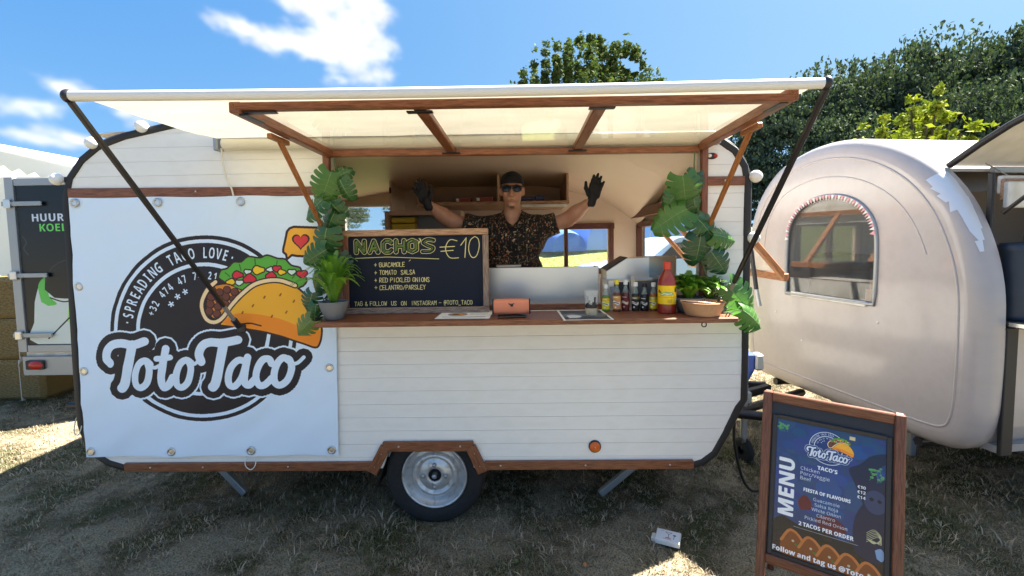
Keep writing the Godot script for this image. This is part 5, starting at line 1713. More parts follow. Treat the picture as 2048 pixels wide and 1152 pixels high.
func man() -> void:
	var o := thing("person", "man in sunglasses, dark cap and patterned black shirt raising both gloved hands", "person", Vector3(-0.065, 0.40, -0.64))
	var skin := mat("skin", lin(0.55, 0.295, 0.195), 0.5)
	skin.subsurf_scatter_enabled = true
	skin.subsurf_scatter_strength = 0.12
	tri_tex(skin, noise_tex(61, 0.03, [[0.0, Color(0.9, 0.84, 0.82)], [1.0, Color(1, 1, 1)]], 128), Vector3(4, 4, 4))
	var cx := -0.065
	var z0 := -0.64
	var arms := [[Vector3(cx - 0.175, 1.775, z0), Vector3(-0.505, 1.845, -0.61), Vector3(-0.636, 1.955, -0.50)], [Vector3(cx + 0.175, 1.775, z0), Vector3(0.318, 1.835, -0.61), Vector3(0.474, 1.962, -0.50)]]
	var torso := [[Vector3(cx - 0.10, 1.70, z0), Vector3(cx + 0.10, 1.70, z0), 0.118, 0.118], [Vector3(cx - 0.07, 1.48, z0 + 0.015), Vector3(cx + 0.07, 1.48, z0 + 0.015), 0.125, 0.125], [Vector3(cx - 0.08, 1.28, z0), Vector3(cx + 0.08, 1.28, z0), 0.12, 0.12],
		[Vector3(cx - 0.15, 1.775, z0), Vector3(cx + 0.15, 1.775, z0), 0.068, 0.068]]
	var body := torso.duplicate()
	for s in [-1.0, 1.0]:
		torso.append([Vector3(cx + s * 0.15, 1.79, z0), Vector3(cx + s * 0.025, 1.845, z0 - 0.01), 0.052, 0.050])
	body = torso.duplicate()
	body.append([Vector3(cx, 1.80, z0), Vector3(cx, 1.95, z0 + 0.02), 0.062, 0.054])
	for a in arms:
		body.append([a[0], a[1], 0.060, 0.045]); body.append([a[1], a[1].lerp(a[2], 0.35), 0.045, 0.044]); body.append([a[1].lerp(a[2], 0.35), a[2], 0.044, 0.029])
	for s in [-1.0, 1.0]:
		body.append([Vector3(cx + s * 0.085, 1.24, z0), Vector3(cx + s * 0.10, 0.86, z0 + 0.02), 0.088, 0.058]); body.append([Vector3(cx + s * 0.10, 0.86, z0 + 0.02), Vector3(cx + s * 0.11, 0.48, z0 - 0.02), 0.058, 0.040])
	var mb := wb(o)
	nets(mb, Vector3(-0.72, 0.43, -0.82), Vector3(0.56, 1.96, -0.42), 0.014, func(p: Vector3) -> float: return field(p, body, 0.045))
	# head on its own finer grid
	var hy := 2.052
	var hz := z0 + 0.035
	var head := [[Vector3(cx, hy + 0.015, hz - 0.012), Vector3(0.073, 0.090, 0.092)], [Vector3(cx, hy - 0.045, hz + 0.020), Vector3(0.065, 0.080, 0.070)], [Vector3(cx, hy - 0.118, hz + 0.052), Vector3(0.027, 0.022, 0.022)],
		[Vector3(cx, hy - 0.005, hz + 0.084), Vector3(cx, hy - 0.044, hz + 0.104), 0.009, 0.014], [Vector3(cx - 0.011, hy - 0.047, hz + 0.092), Vector3(cx + 0.011, hy - 0.047, hz + 0.092), 0.009, 0.009],
		[Vector3(cx - 0.035, hy + 0.012, hz + 0.072), Vector3(cx + 0.035, hy + 0.012, hz + 0.072), 0.012, 0.012], [Vector3(cx - 0.042, hy - 0.03, hz + 0.055), Vector3(0.020, 0.024, 0.020)], [Vector3(cx + 0.042, hy - 0.03, hz + 0.055), Vector3(0.020, 0.024, 0.020)],
		[Vector3(cx - 0.020, hy - 0.077, hz + 0.079), Vector3(cx + 0.020, hy - 0.077, hz + 0.079), 0.009, 0.009],
		[Vector3(cx - 0.077, hy - 0.015, hz - 0.012), Vector3(0.012, 0.032, 0.020)], [Vector3(cx + 0.077, hy - 0.015, hz - 0.012), Vector3(0.012, 0.032, 0.020)], [Vector3(cx, 1.86, z0 + 0.012), Vector3(cx, 1.98, z0 + 0.022), 0.057, 0.054]]
	nets(mb, Vector3(cx - 0.11, 1.87, z0 - 0.10), Vector3(cx + 0.11, hy + 0.13, z0 + 0.17), 0.005, func(p: Vector3) -> float: return field(p, head, 0.018))
	add(o, "body", mb.mesh(), skin)
	# mouth, goatee
	mb = wb(o)
	mb.tube(curve([Vector3(cx - 0.031, hy - 0.070, hz + 0.074), Vector3(cx - 0.012, hy - 0.078, hz + 0.0865), Vector3(cx + 0.012, hy - 0.078, hz + 0.0865), Vector3(cx + 0.031, hy - 0.070, hz + 0.074)], 4), 0.0042, 6)
	add(o, "lips", mb.mesh(), mat("lips", lin(0.30, 0.10, 0.08), 0.5))
	mb = wb(o)
	mb.ball(Vector3(cx, hy - 0.124, hz + 0.060), Vector3(0.020, 0.012, 0.016), 10, 6)
	add(o, "goatee", mb.mesh(), mat("hair", lin(0.12, 0.06, 0.04), 0.8))
	# cap
	var navy := mat("cap_cloth", lin(0.012, 0.012, 0.017), 0.85)
	mb = wb(o)
	var prof := []
	for i in 9:
		var a := PI / 2 * i / 8
		prof.append([cos(a), sin(a)])
	mb.lathe([[1.0, -0.18], [1.02, -0.08]] + prof, 28, Transform3D(Basis().scaled(Vector3(0.080, 0.078, 0.102)), Vector3(cx, hy + 0.046, hz - 0.014)))
	add(o, "cap", mb.mesh(), navy)
	mb = wb(o)
	var rows := []
	for i in 9:
		var u := lerpf(-1, 1, i / 8.0)
		var r := PackedVector3Array()
		for j in 5:
			var f := j / 4.0
			var reach := 0.064 * (1.0 - u * u * 0.55) * f
			r.append(Vector3(cx + u * 0.074, hy + 0.060 - 0.020 * u * u - 0.004 * f + 0.010 * f * f, hz - 0.012 + 0.100 * sqrt(maxf(0.0, 1.0 - u * u * 0.80)) + reach))
		rows.append(r)
	mb.grid(rows)
	var under := []
	for r in rows:
		var q := PackedVector3Array()
		for p in r:
			q.append(p + Vector3(0, 0.004, 0))
		q.reverse()
		under.append(q)
	mb.grid(under)
	add(o, "cap_peak", mb.mesh(), navy)
	# sunglasses
	mb = wb(o)
	var fr := [Vector3(cx - 0.079, hy + 0.012, hz - 0.005), Vector3(cx - 0.068, hy + 0.013, hz + 0.070), Vector3(cx - 0.03, hy + 0.014, hz + 0.097), Vector3(cx, hy + 0.010, hz + 0.102), Vector3(cx + 0.03, hy + 0.014, hz + 0.097), Vector3(cx + 0.068, hy + 0.013, hz + 0.070), Vector3(cx + 0.079, hy + 0.012, hz - 0.005)]
	mb.tube(fr, 0.0042, 6)
	for s in [-1.0, 1.0]:
		var lp := []
		for j in 17:
			var a := TAU * j / 16
			lp.append(Vector3(cx + s * 0.036 + cos(a) * 0.030, hy - 0.004 + sin(a) * 0.021, hz + 0.098 - absf(cos(a) * 0.030 * s + 0.036) * 0.27))
		mb.tube(lp, 0.0048, 6, false)
	var sg := add(o, "sunglasses", mb.mesh(), M.black_metal)
	for s in [-1.0, 1.0]:
		mb = wb(sg)
		mb.t = mb.t * Transform3D(Basis(Vector3.UP, s * 0.25) * Basis(Vector3.RIGHT, PI / 2 - 0.12), Vector3(cx + s * 0.036, hy - 0.004, hz + 0.088))
		mb.lathe([[0.030, 0.0], [0.018, 0.0022], [0.0, 0.003]], 16, Transform3D(Basis().scaled(Vector3(1, 1, 0.7)), Vector3.ZERO))
		add(sg, "lens", mb.mesh(), M.mirror_lens)
	# shirt: torso and short sleeves, open at the neck
	var cloth := mat("shirt_print", Color.WHITE, 0.8)
	var k := Ink.new(512, 512, Color(0.022, 0.020, 0.030))
	rng.seed = 91
	var inks := [Color(0.72, 0.58, 0.40), Color(0.60, 0.42, 0.26), Color(0.44, 0.43, 0.40), Color(0.62, 0.34, 0.20), Color(0.80, 0.72, 0.58)]
	for i in 330:
		var c: Color = inks[rng.randi() % 5]
		var p := Vector2(rng.randf() * 512, rng.randf() * 512)
		var s := rng.randf_range(2.5, 8)
		if i % 7 == 0:
			s *= 1.9
		var a := rng.randf() * TAU
		var pl := PackedVector2Array()
		for j in 9:
			var b := TAU * j / 9
			pl.append(p + Vector2(cos(b) * s * 1.5, sin(b) * s * rng.randf_range(0.35, 0.85)).rotated(a))
		k.poly(pl, c)
	tri_tex(cloth, k.texture(), Vector3(2.9, 2.9, 2.9))
	var shirt := []
	for q in torso:
		shirt.append([q[0], q[1], q[2] + 0.016, q[3] + 0.016])
	var sl := []
	for a in arms:
		var e: Vector3 = a[0].lerp(a[1], 0.80)
		shirt.append([a[0], e, 0.078, 0.078])
		sl.append([a[0].lerp(a[1], 0.66), (a[1] - a[0]).normalized()])
	var rag := FastNoiseLite.new()
	rag.seed = 2; rag.frequency = 9.0
	var shirt_f := func(p: Vector3) -> float:
		var d := field(p, shirt, 0.05) + 0.006 * rag.get_noise_3d(p.x, p.y * 0.6, p.z)
		d = maxf(d, -capsule(p, [Vector3(cx, 1.95, z0 + 0.03), Vector3(cx, 1.865, z0 + 0.035), 0.066, 0.060]))
		d = maxf(d, -capsule(p, [Vector3(cx, 1.86, z0 + 0.09), Vector3(cx, 1.745, z0 + 0.155), 0.048, 0.008]))
		for s in sl:
			if signf(p.x - cx) == signf(s[0].x - cx):
				d = maxf(d, (p - s[0]).dot(s[1]))
		return maxf(d, 1.17 - p.y)
	mb = wb(o)
	nets(mb, Vector3(-0.46, 1.15, -0.83), Vector3(0.33, 1.92, -0.44), 0.011, shirt_f)
	add(o, "shirt", mb.mesh(), cloth)
	for s in [-1.0, 1.0]:  # collar wings
		mb = wb(o)
		var r1 := PackedVector3Array()
		var r2 := PackedVector3Array()
		for q in curve([Vector3(cx, 1.915, z0 - 0.066), Vector3(cx + s * 0.066, 1.908, z0 + 0.005), Vector3(cx + s * 0.054, 1.872, z0 + 0.080), Vector3(cx + s * 0.022, 1.79, z0 + 0.140)], 4):
			r1.append(q)
		for q in curve([Vector3(cx, 1.872, z0 - 0.096), Vector3(cx + s * 0.104, 1.862, z0 + 0.005), Vector3(cx + s * 0.098, 1.835, z0 + 0.108), Vector3(cx + s * 0.064, 1.778, z0 + 0.152)], 4):
			r2.append(q)
		mb.grid([r1, r2] if s < 0 else [r2, r1])
		add(o, "collar", mb.mesh(), cloth)
	# trousers and shoes
	var legs := []
	for s in [-1.0, 1.0]:
		legs.append([Vector3(cx + s * 0.085, 1.24, z0), Vector3(cx + s * 0.10, 0.86, z0 + 0.02), 0.100, 0.074]); legs.append([Vector3(cx + s * 0.10, 0.86, z0 + 0.02), Vector3(cx + s * 0.11, 0.50, z0 - 0.02), 0.074, 0.066])
	legs.append([Vector3(cx - 0.08, 1.26, z0), Vector3(cx + 0.08, 1.26, z0), 0.13, 0.13])
	mb = wb(o)
	nets(mb, Vector3(cx - 0.26, 0.43, -0.82), Vector3(cx + 0.26, 1.33, -0.46), 0.02, func(p: Vector3) -> float: return maxf(field(p, legs, 0.04), p.y - 1.30))
	add(o, "trousers", mb.mesh(), mat("trouser_cloth", lin(0.02, 0.02, 0.025), 0.9))
	for s in [-1.0, 1.0]:
		mb = wb(o)
		mb.ball(Vector3(cx + s * 0.115, 0.445, z0 + 0.04), Vector3(0.048, 0.045, 0.135))
		add(o, "shoe", mb.mesh(), M.dark_plastic)
	# gloved hands
	for s in [-1.0, 1.0]:
		var w: Vector3 = arms[0 if s < 0 else 1][2]
		var al := Vector3(0.38 * s, 0.92, 0.10).normalized()
		if s > 0:
			al = Vector3(0.26, 0.95, 0.10).normalized()
		var ac := Vector3(-s * al.y, absf(al.x), 0).normalized()
		ac = (ac - al * ac.dot(al)).normalized()
		var fw := Vector3(0, -0.1, 1)
		var at := func(u: float, v: float, d := 0.0) -> Vector3: return w + al * u + ac * v + fw * d
		var hp := [[at.call(-0.025, 0.0), at.call(0.02, 0.0), 0.031, 0.030], [at.call(0.03, 0.024), at.call(0.092, 0.028), 0.019, 0.017], [at.call(0.03, 0.004), at.call(0.098, 0.009), 0.020, 0.017], [at.call(0.03, -0.016), at.call(0.092, -0.011), 0.020, 0.016], [at.call(0.03, -0.028), at.call(0.080, -0.030), 0.017, 0.015]]
		for q in [[0.088, 0.028, 0.07, 0.068], [0.094, 0.009, 0.0, 0.077], [0.089, -0.011, -0.06, 0.070], [0.076, -0.029, -0.24, 0.056]]:
			var b: Vector3 = at.call(q[0], q[1])
			var d1: Vector3 = al * cos(q[2]) + ac * sin(q[2]) + fw * 0.06
			var d2: Vector3 = al * cos(q[2]) + ac * sin(q[2]) + fw * 0.28
			var m: Vector3 = b + d1 * q[3] * 0.5
			hp.append([b, m, 0.0108, 0.0102]); hp.append([m, m + d2.normalized() * q[3] * 0.5, 0.0102, 0.0086])
		var tb: Vector3 = at.call(0.028, 0.034, 0.01)
		var tm: Vector3 = tb + (al * 0.72 + ac * 0.62 + fw * 0.2).normalized() * 0.045
		hp.append([tb, tm, 0.0165, 0.0125]); hp.append([tm, tm + (al * 0.94 + ac * 0.30 + fw * 0.1).normalized() * 0.038, 0.0125, 0.0098])
		mb = wb(o)
		nets(mb, w + Vector3(-0.13, -0.05, -0.07), w + Vector3(0.13, 0.225, 0.11), 0.0048, func(p: Vector3) -> float: return field(p, hp, 0.010))
		add(o, "glove", mb.mesh(), M.black_glove)

# ---------------------------------------------------------------- the cream trailer beside the caravan
func cream_trailer() -> void:
	var o := thing("food_trailer", "cream rounded fibreglass food trailer with an arched window in its end", "food trailer", Vector3(2.42, 0, 0.12), "", deg_to_rad(9.5))
	var cream := mat("cream_gelcoat", lin(0.43, 0.39, 0.385), 0.36)
	cream.clearcoat_enabled = true
	cream.clearcoat = 0.6
	cream.clearcoat_roughness = 0.12
	tri_tex(cream, noise_tex(71, 0.012, [[0.0, Color(0.97, 0.965, 0.96)], [0.6, Color(1, 1, 1)], [1.0, Color(0.98, 0.975, 0.975)]], 256), Vector3(0.6, 2.0, 2.0))
	var ctl := [-1.70, 0.445, -1.84, 0.50, -1.91, 0.64, -1.928, 0.88, -1.93, 1.20, -1.925, 1.55, -1.88, 1.85, -1.76, 2.08, -1.56, 2.26, -1.28, 2.36, -1.0, 2.385, -0.73, 2.345, -0.49, 2.25, -0.28, 2.10, -0.12, 1.90, -0.01, 1.66, 0.048, 1.42, 0.062, 1.18, 0.062, 0.88, 0.05, 0.68, 0.005, 0.54, -0.09, 0.465, -0.22, 0.442, -0.42, 0.44, -0.75, 0.44, -1.1, 0.44, -1.45, 0.441]
	var ring := smooth2(ctl + [ctl[0], ctl[1]], 4)  # (z, y), from the back foot over the roof to the front foot
	var n := ring.size()
	var nrm := PackedVector2Array()
	for i in n:
		var d := (ring[(i + 1) % (n - 1)] - ring[(i - 1 + n - 1) % (n - 1)]).normalized()
		nrm.append(Vector2(-d.y, d.x))  # outward: the ring runs clockwise in (z, y)
	var R := 0.10
	var row := func(x: float, inset: float, a := 0, b := -1) -> PackedVector3Array:
		var r := PackedVector3Array()
		for i in range(a, n if b < 0 else b):
			var q := ring[i] - nrm[i] * inset
			r.append(Vector3(x, q.y, q.x))
		return r
	var rows := []
	for k in 8:
		var a := PI / 2 * k / 7
		rows.append(row.call(R * (1 - cos(a)), R * (1 - sin(a))))
	rows.append(row.call(0.13, 0.0))
	var mb := MB.new()
	mb.grid(rows, true)
	# open span of the long side: between the roof edge and the counter
	var i0 := 0
	var i1 := 0
	for i in n:
		if ring[i].x > -0.25 and ring[i].y < 2.09 and i0 == 0:
			i0 = i
		if ring[i].x > 0 and ring[i].y < 1.215 and i1 == 0:
			i1 = i
	mb.grid([row.call(0.13, 0.0, 0, i0 + 1), row.call(3.1, 0.0, 0, i0 + 1)])
	mb.grid([row.call(0.13, 0.0, i1), row.call(3.1, 0.0, i1)])
	# flat end round the arched window
	var endp := PackedVector2Array()
	for i in n - 1:
		endp.append(ring[i] - nrm[i] * R)
	var wind := PackedVector2Array(curve(Array(V2([-1.38, 1.225, -1.38, 1.66, -1.33, 1.83, -1.19, 1.945, -0.975, 1.985, -0.77, 1.945, -0.63, 1.83, -0.575, 1.66, -0.575, 1.235])), 4))
	for half in [rect(-3, 0, -0.975, 3), rect(-0.975, 0, 2, 3)]:
		for p in clipped(half, endp, [wind]):
			var ids := Geometry2D.triangulate_polygon(p)
			for t in range(0, ids.size(), 3):
				var q := [p[ids[t]], p[ids[t + 1]], p[ids[t + 2]]]
				if (q[1] - q[0]).cross(q[2] - q[0]) < 0:
					q.reverse()
				mb.tri(Vector3(0, q[0].y, q[0].x), Vector3(0, q[1].y, q[1].x), Vector3(0, q[2].y, q[2].x))
	add(o, "shell", mb.mesh(), cream)
	# dark lining inside
	mb = MB.new()
	var dark := mat("trailer_lining", lin(0.32, 0.29, 0.27), 0.7)
	mb.grid([row.call(0.02, 0.17, 0, i0 + 1), row.call(3.05, 0.05, 0, i0 + 1)])
	mb.quad(Vector3(3.08, 0.46, -1.9), Vector3(3.08, 0.46, 0.1), Vector3(3.08, 2.3, 0.1), Vector3(3.08, 2.3, -1.9))
	add(o, "lining", mb.mesh(), dark)
	var bx := MB.new()
	bx.box(Vector3(1.58, 0.52, -0.9), Vector3(2.9, 0.04, 1.9), 0)
	add(o, "floor", bx.mesh(), dark)
	# raised beads on the end
	for q in [[0.13, 0.008], [0.26, 0.006]]:
		mb = MB.new()
		var p := []
		for i in range(4 if q[0] > 0.2 else 0, n - (10 if q[0] > 0.2 else 0)):
			var w: Vector2 = ring[i] - nrm[i] * q[0]
			if q[0] > 0.2 and w.y < 1.55:
				continue
			p.append(Vector3(0.002, w.y, w.x))
		mb.tube(p, q[1], 6, false)
		add(o, "bead", mb.mesh(), cream)
	# bare patch where the finish has peeled off the corner
	mb = MB.new()
	rng.seed = 15
	rows = []
	for s in 17:
		var f := s / 16.0
		var i := int(lerpf(i0, i1 - 7, f))
		var r := PackedVector3Array()
		var lo := 0.30 + 0.75 * f * f + rng.randf_range(-0.16, 0.16)
		var hi := 1.50 - 0.35 * pow(f, 3.0) + rng.randf_range(-0.05, 0.05)
		for k in 6:
			var a := lerpf(lo, maxf(hi, lo + 0.05), k / 5.0)
			var w := ring[i] - nrm[i] * (R * (1 - sin(a)) - 0.002)
			r.append(Vector3(R * (1 - cos(a)) - 0.002, w.y, w.x))
		rows.append(r)
	mb.grid(rows)
	add(o, "bare_patch", mb.mesh(), mat("bare_aluminium", lin(0.72, 0.72, 0.75), 0.42, 0.35))
	# window
	var wf := MB.new()
	var loop := []
	for q in wind:
		loop.append(Vector3(-0.004, q.y, q.x))
	wf.tube(loop + [loop[0]], 0.014, 6, false)
	var win := add(o, "window", wf.mesh(), M.galvanised)
	wf = MB.new()
	wf.extrude(wind, 0.0, 0.004)
	var smoke := mat("tinted_glass", Color(0.35, 0.36, 0.36, 0.16), 0.03)
	smoke.transparency = BaseMaterial3D.TRANSPARENCY_ALPHA
	add(win, "pane", wf.mesh(), smoke, Transform3D(Basis(Vector3(0, 0, 1), Vector3(0, 1, 0), Vector3(-1, 0, 0)), Vector3(0.01, 0, 0)))
	wf = MB.new()
	wf.box(Vector3(-0.008, 1.228, -0.975), Vector3(0.012, 0.035, 0.685), 0.003)
	add(win, "sill", wf.mesh(), M.white_paint)
	mat("pink_cloth", lin(0.70, 0.34, 0.38), 0.9)
	var arch := []
	for q in wind:
		if q.y > 1.60:
			arch.append(q)
	var path := curve(arch, 2)
	for i in 44:
		var k := i / 44.0 * (path.size() - 2)
		var a: Vector2 = path[int(k)].lerp(path[int(k) + 1], k - int(k))
		var k2 := (i + 0.9) / 44.0 * (path.size() - 2)
		var b: Vector2 = path[int(k2)].lerp(path[mini(int(k2) + 1, path.size() - 1)], k2 - int(k2))
		var c := (a + b) * 0.5 + (Vector2(-0.975, 1.62) - (a + b) * 0.5).normalized() * 0.032
		wf = MB.new()
		wf.extrude(PackedVector2Array([a + (a - Vector2(-0.975, 1.62)).normalized() * 0.006, b + (b - Vector2(-0.975, 1.62)).normalized() * 0.006, c]), 0.0, 0.003)
		add(win, "lace_flag", wf.mesh(), M.pink_cloth if i % 2 else M.white_paint, Transform3D(Basis(Vector3(0, 0, 1), Vector3(0, 1, 0), Vector3(-1, 0, 0)), Vector3(-0.018, 0, 0)))
	for q in [[-0.55, 1.12], [-1.5, 1.05], [-1.2, 0.86]]:
		wf = MB.new()
		wf.ball(Vector3(0.0, q[1], q[0]), Vector3(0.004, 0.01, 0.01), 8, 4)
		add(o, "screw", wf.mesh(), M.steel)
	# serving side: black corner strip, counter ledge, raised hatch
	mb = MB.new()
	mb.box(Vector3(0.17, 0.84, 0.058), Vector3(0.075, 0.70, 0.024), 0.004)
	add(o, "corner_strip", mb.mesh(), M.black_rubber)
	mb = MB.new()
	mb.box(Vector3(1.62, 1.21, 0.10), Vector3(2.96, 0.03, 0.22), 0.005)
	add(o, "counter", mb.mesh(), M.steel)
	mb = MB.new()
	mb.box(Vector3(0.145, 1.62, -0.05), Vector3(0.018, 0.80, 0.03), 0.004)
	add(o, "jamb", mb.mesh(), M.black_rubber)
	var hat := Node3D.new()
	hat.name = "hatch"
	o.add_child(hat, true)
	var hinge := Vector3(0, 2.09, -0.26)
	var tip := Vector3(0, 2.36, 0.62)
	mb = MB.new()
	var arc := []
	for k in 7:
		var f := k / 6.0
		var c := hinge.lerp(tip, f) + Vector3(0, 0.09 * sin(PI * f), 0)
		arc.append(PackedVector3Array([Vector3(0.13, c.y, c.z), Vector3(2.8, c.y, c.z)]))
	mb.grid(arc)
	add(hat, "hatch_panel", mb.mesh(), M.white_paint)
	for x in [0.13, 2.8]:
		mb = MB.new()
		var p := []
		for r in arc:
			p.append(Vector3(x, r[0].y, r[0].z))
		mb.tube(p, 0.018, 6)
		add(hat, "hatch_edge", mb.mesh(), M.black_rubber)
	mb = MB.new()
	mb.tube([tip + Vector3(0.13, 0, 0), tip + Vector3(2.8, 0, 0)], 0.018, 6)
	add(hat, "hatch_edge", mb.mesh(), M.black_rubber)
	mb = MB.new()
	mb.tube([Vector3(0.16, 1.80, 0.0), Vector3(0.20, 2.22, 0.46)], 0.011, 8)
	add(hat, "gas_strut", mb.mesh(), M.black_metal)
	mb = MB.new()
	mb.box(Vector3(1.6, 2.06, -0.20), Vector3(2.5, 0.035, 0.03), 0.004)
	add(hat, "hinge_bar", mb.mesh(), M.galvanised)
	# running gear
	wheel_local(o, Vector3(1.7, 0.294, 0.08))
	for q in [[Vector3(0.10, 0.40, -0.55), Vector3(-0.75, 0.42, -0.92)], [Vector3(0.10, 0.40, -1.30), Vector3(-0.75, 0.42, -0.94)], [Vector3(0.05, 0.42, -0.30), Vector3(3.0, 0.42, -0.30)], [Vector3(0.05, 0.42, -1.55), Vector3(3.0, 0.42, -1.55)]]:
		mb = MB.new()
		mb.tube([q[0], q[1]], 0.032, 6)
		add(o, "chassis_bar", mb.mesh(), M.black_metal)
	for q in [[0.7, -0.9], [0.7, -1.6], [2.9, -0.4], [2.9, -1.6]]:
		mb = MB.new()
		mb.box(Vector3(q[0], 0.205, q[1]), Vector3(0.05, 0.41, 0.05), 0.004)
		add(o, "corner_steady", mb.mesh(), M.galvanised)
	# inside: barrels, box of cutlery, papers
	var bt := o.transform
	for q in [[0.32, -1.20, 0.21, 0.62, "dark_barrel", "black barrel standing inside the cream trailer behind the arched window"], [0.265, -0.12, 0.15, 0.42, "blue_barrel", "dark blue barrel on the cream trailer's counter"]]:
		var at := Vector3(q[0], 0.54 if q[3] > 0.5 else 1.226, q[1] if q[3] > 0.5 else 0.02)
		var b := thing("barrel", q[5], "barrel", bt * at)
		var h: float = q[3] * (1.65 if q[3] > 0.5 else 1.0)
		var r: float = q[2] * (1.0 if q[3] > 0.5 else 0.62)
		mb = MB.new()
		mb.lathe([[0.0, 0.0], [r * 0.9, 0.0], [r, h * 0.06], [r * 0.97, h * 0.3], [r, h * 0.34], [r * 0.97, h * 0.6], [r, h * 0.64], [r * 0.95, h * 0.9]], 24)
		add(b, "drum", mb.mesh(), M[q[4]])
		mb = MB.new()
		mb.lathe([[r * 1.02, h * 0.88], [r * 1.02, h * 0.94], [r * 0.9, h * 0.98], [0.0, h]], 24)
		add(b, "lid", mb.mesh(), M[q[4]])
	var ck := thing("shelf_cupboard", "low cupboard inside the cream trailer under the arched window", "cupboard", bt * Vector3(0.32, 0.54, -0.72))
	ck.rotation.y = o.rotation.y
	mb = MB.new()
	mb.box(Vector3(0, 0.34, 0), Vector3(0.40, 0.68, 0.40), 0.006)
	add(ck, "carcass", mb.mesh(), M.white_paint)
	var nb := thing("cutlery_box", "small box of paper napkins inside the arched window", "box", bt * Vector3(0.22, 1.2205, -0.72))
	nb.rotation.y = o.rotation.y
	mb = MB.new()
	mb.box(Vector3(0, 0.045, 0), Vector3(0.10, 0.09, 0.20), 0.005)
	add(nb, "box_body", mb.mesh(), M.pale_wood)
	for i in 5:
		mb = MB.new()
		mb.box(Vector3(0, 0.11, -0.07 + i * 0.034), Vector3(0.07, 0.07, 0.012), 0.003)
		add(nb, "napkin", mb.mesh(), M.white_paint if i % 2 else M.pale_wood)
	var pp := thing("hanging_papers", "bundle of papers hanging under the cream trailer's raised hatch", "papers", bt * Vector3(0.33, 1.90, -0.02))
	pp.rotation.y = o.rotation.y
	for i in 3:
		mb = MB.new()
		mb.box(Vector3(0.02 * i, 0.03 * i, -0.03 * i), Vector3(0.26, 0.14 - 0.02 * i, 0.03), 0.006)
		add(pp, "paper_pack", mb.mesh(), [M.white_paint, M.pale_wood, M.white_paint][i])
	mb = MB.new()
	mb.tube([Vector3(0, 0.05, 0), Vector3(0, 0.20, -0.2)], 0.004, 5)
	add(pp, "hanger", mb.mesh(), M.galvanised)

func wheel_local(o: Node3D, c: Vector3) -> void:
	wheel(o, o.transform * c, "wheel", 1.0)

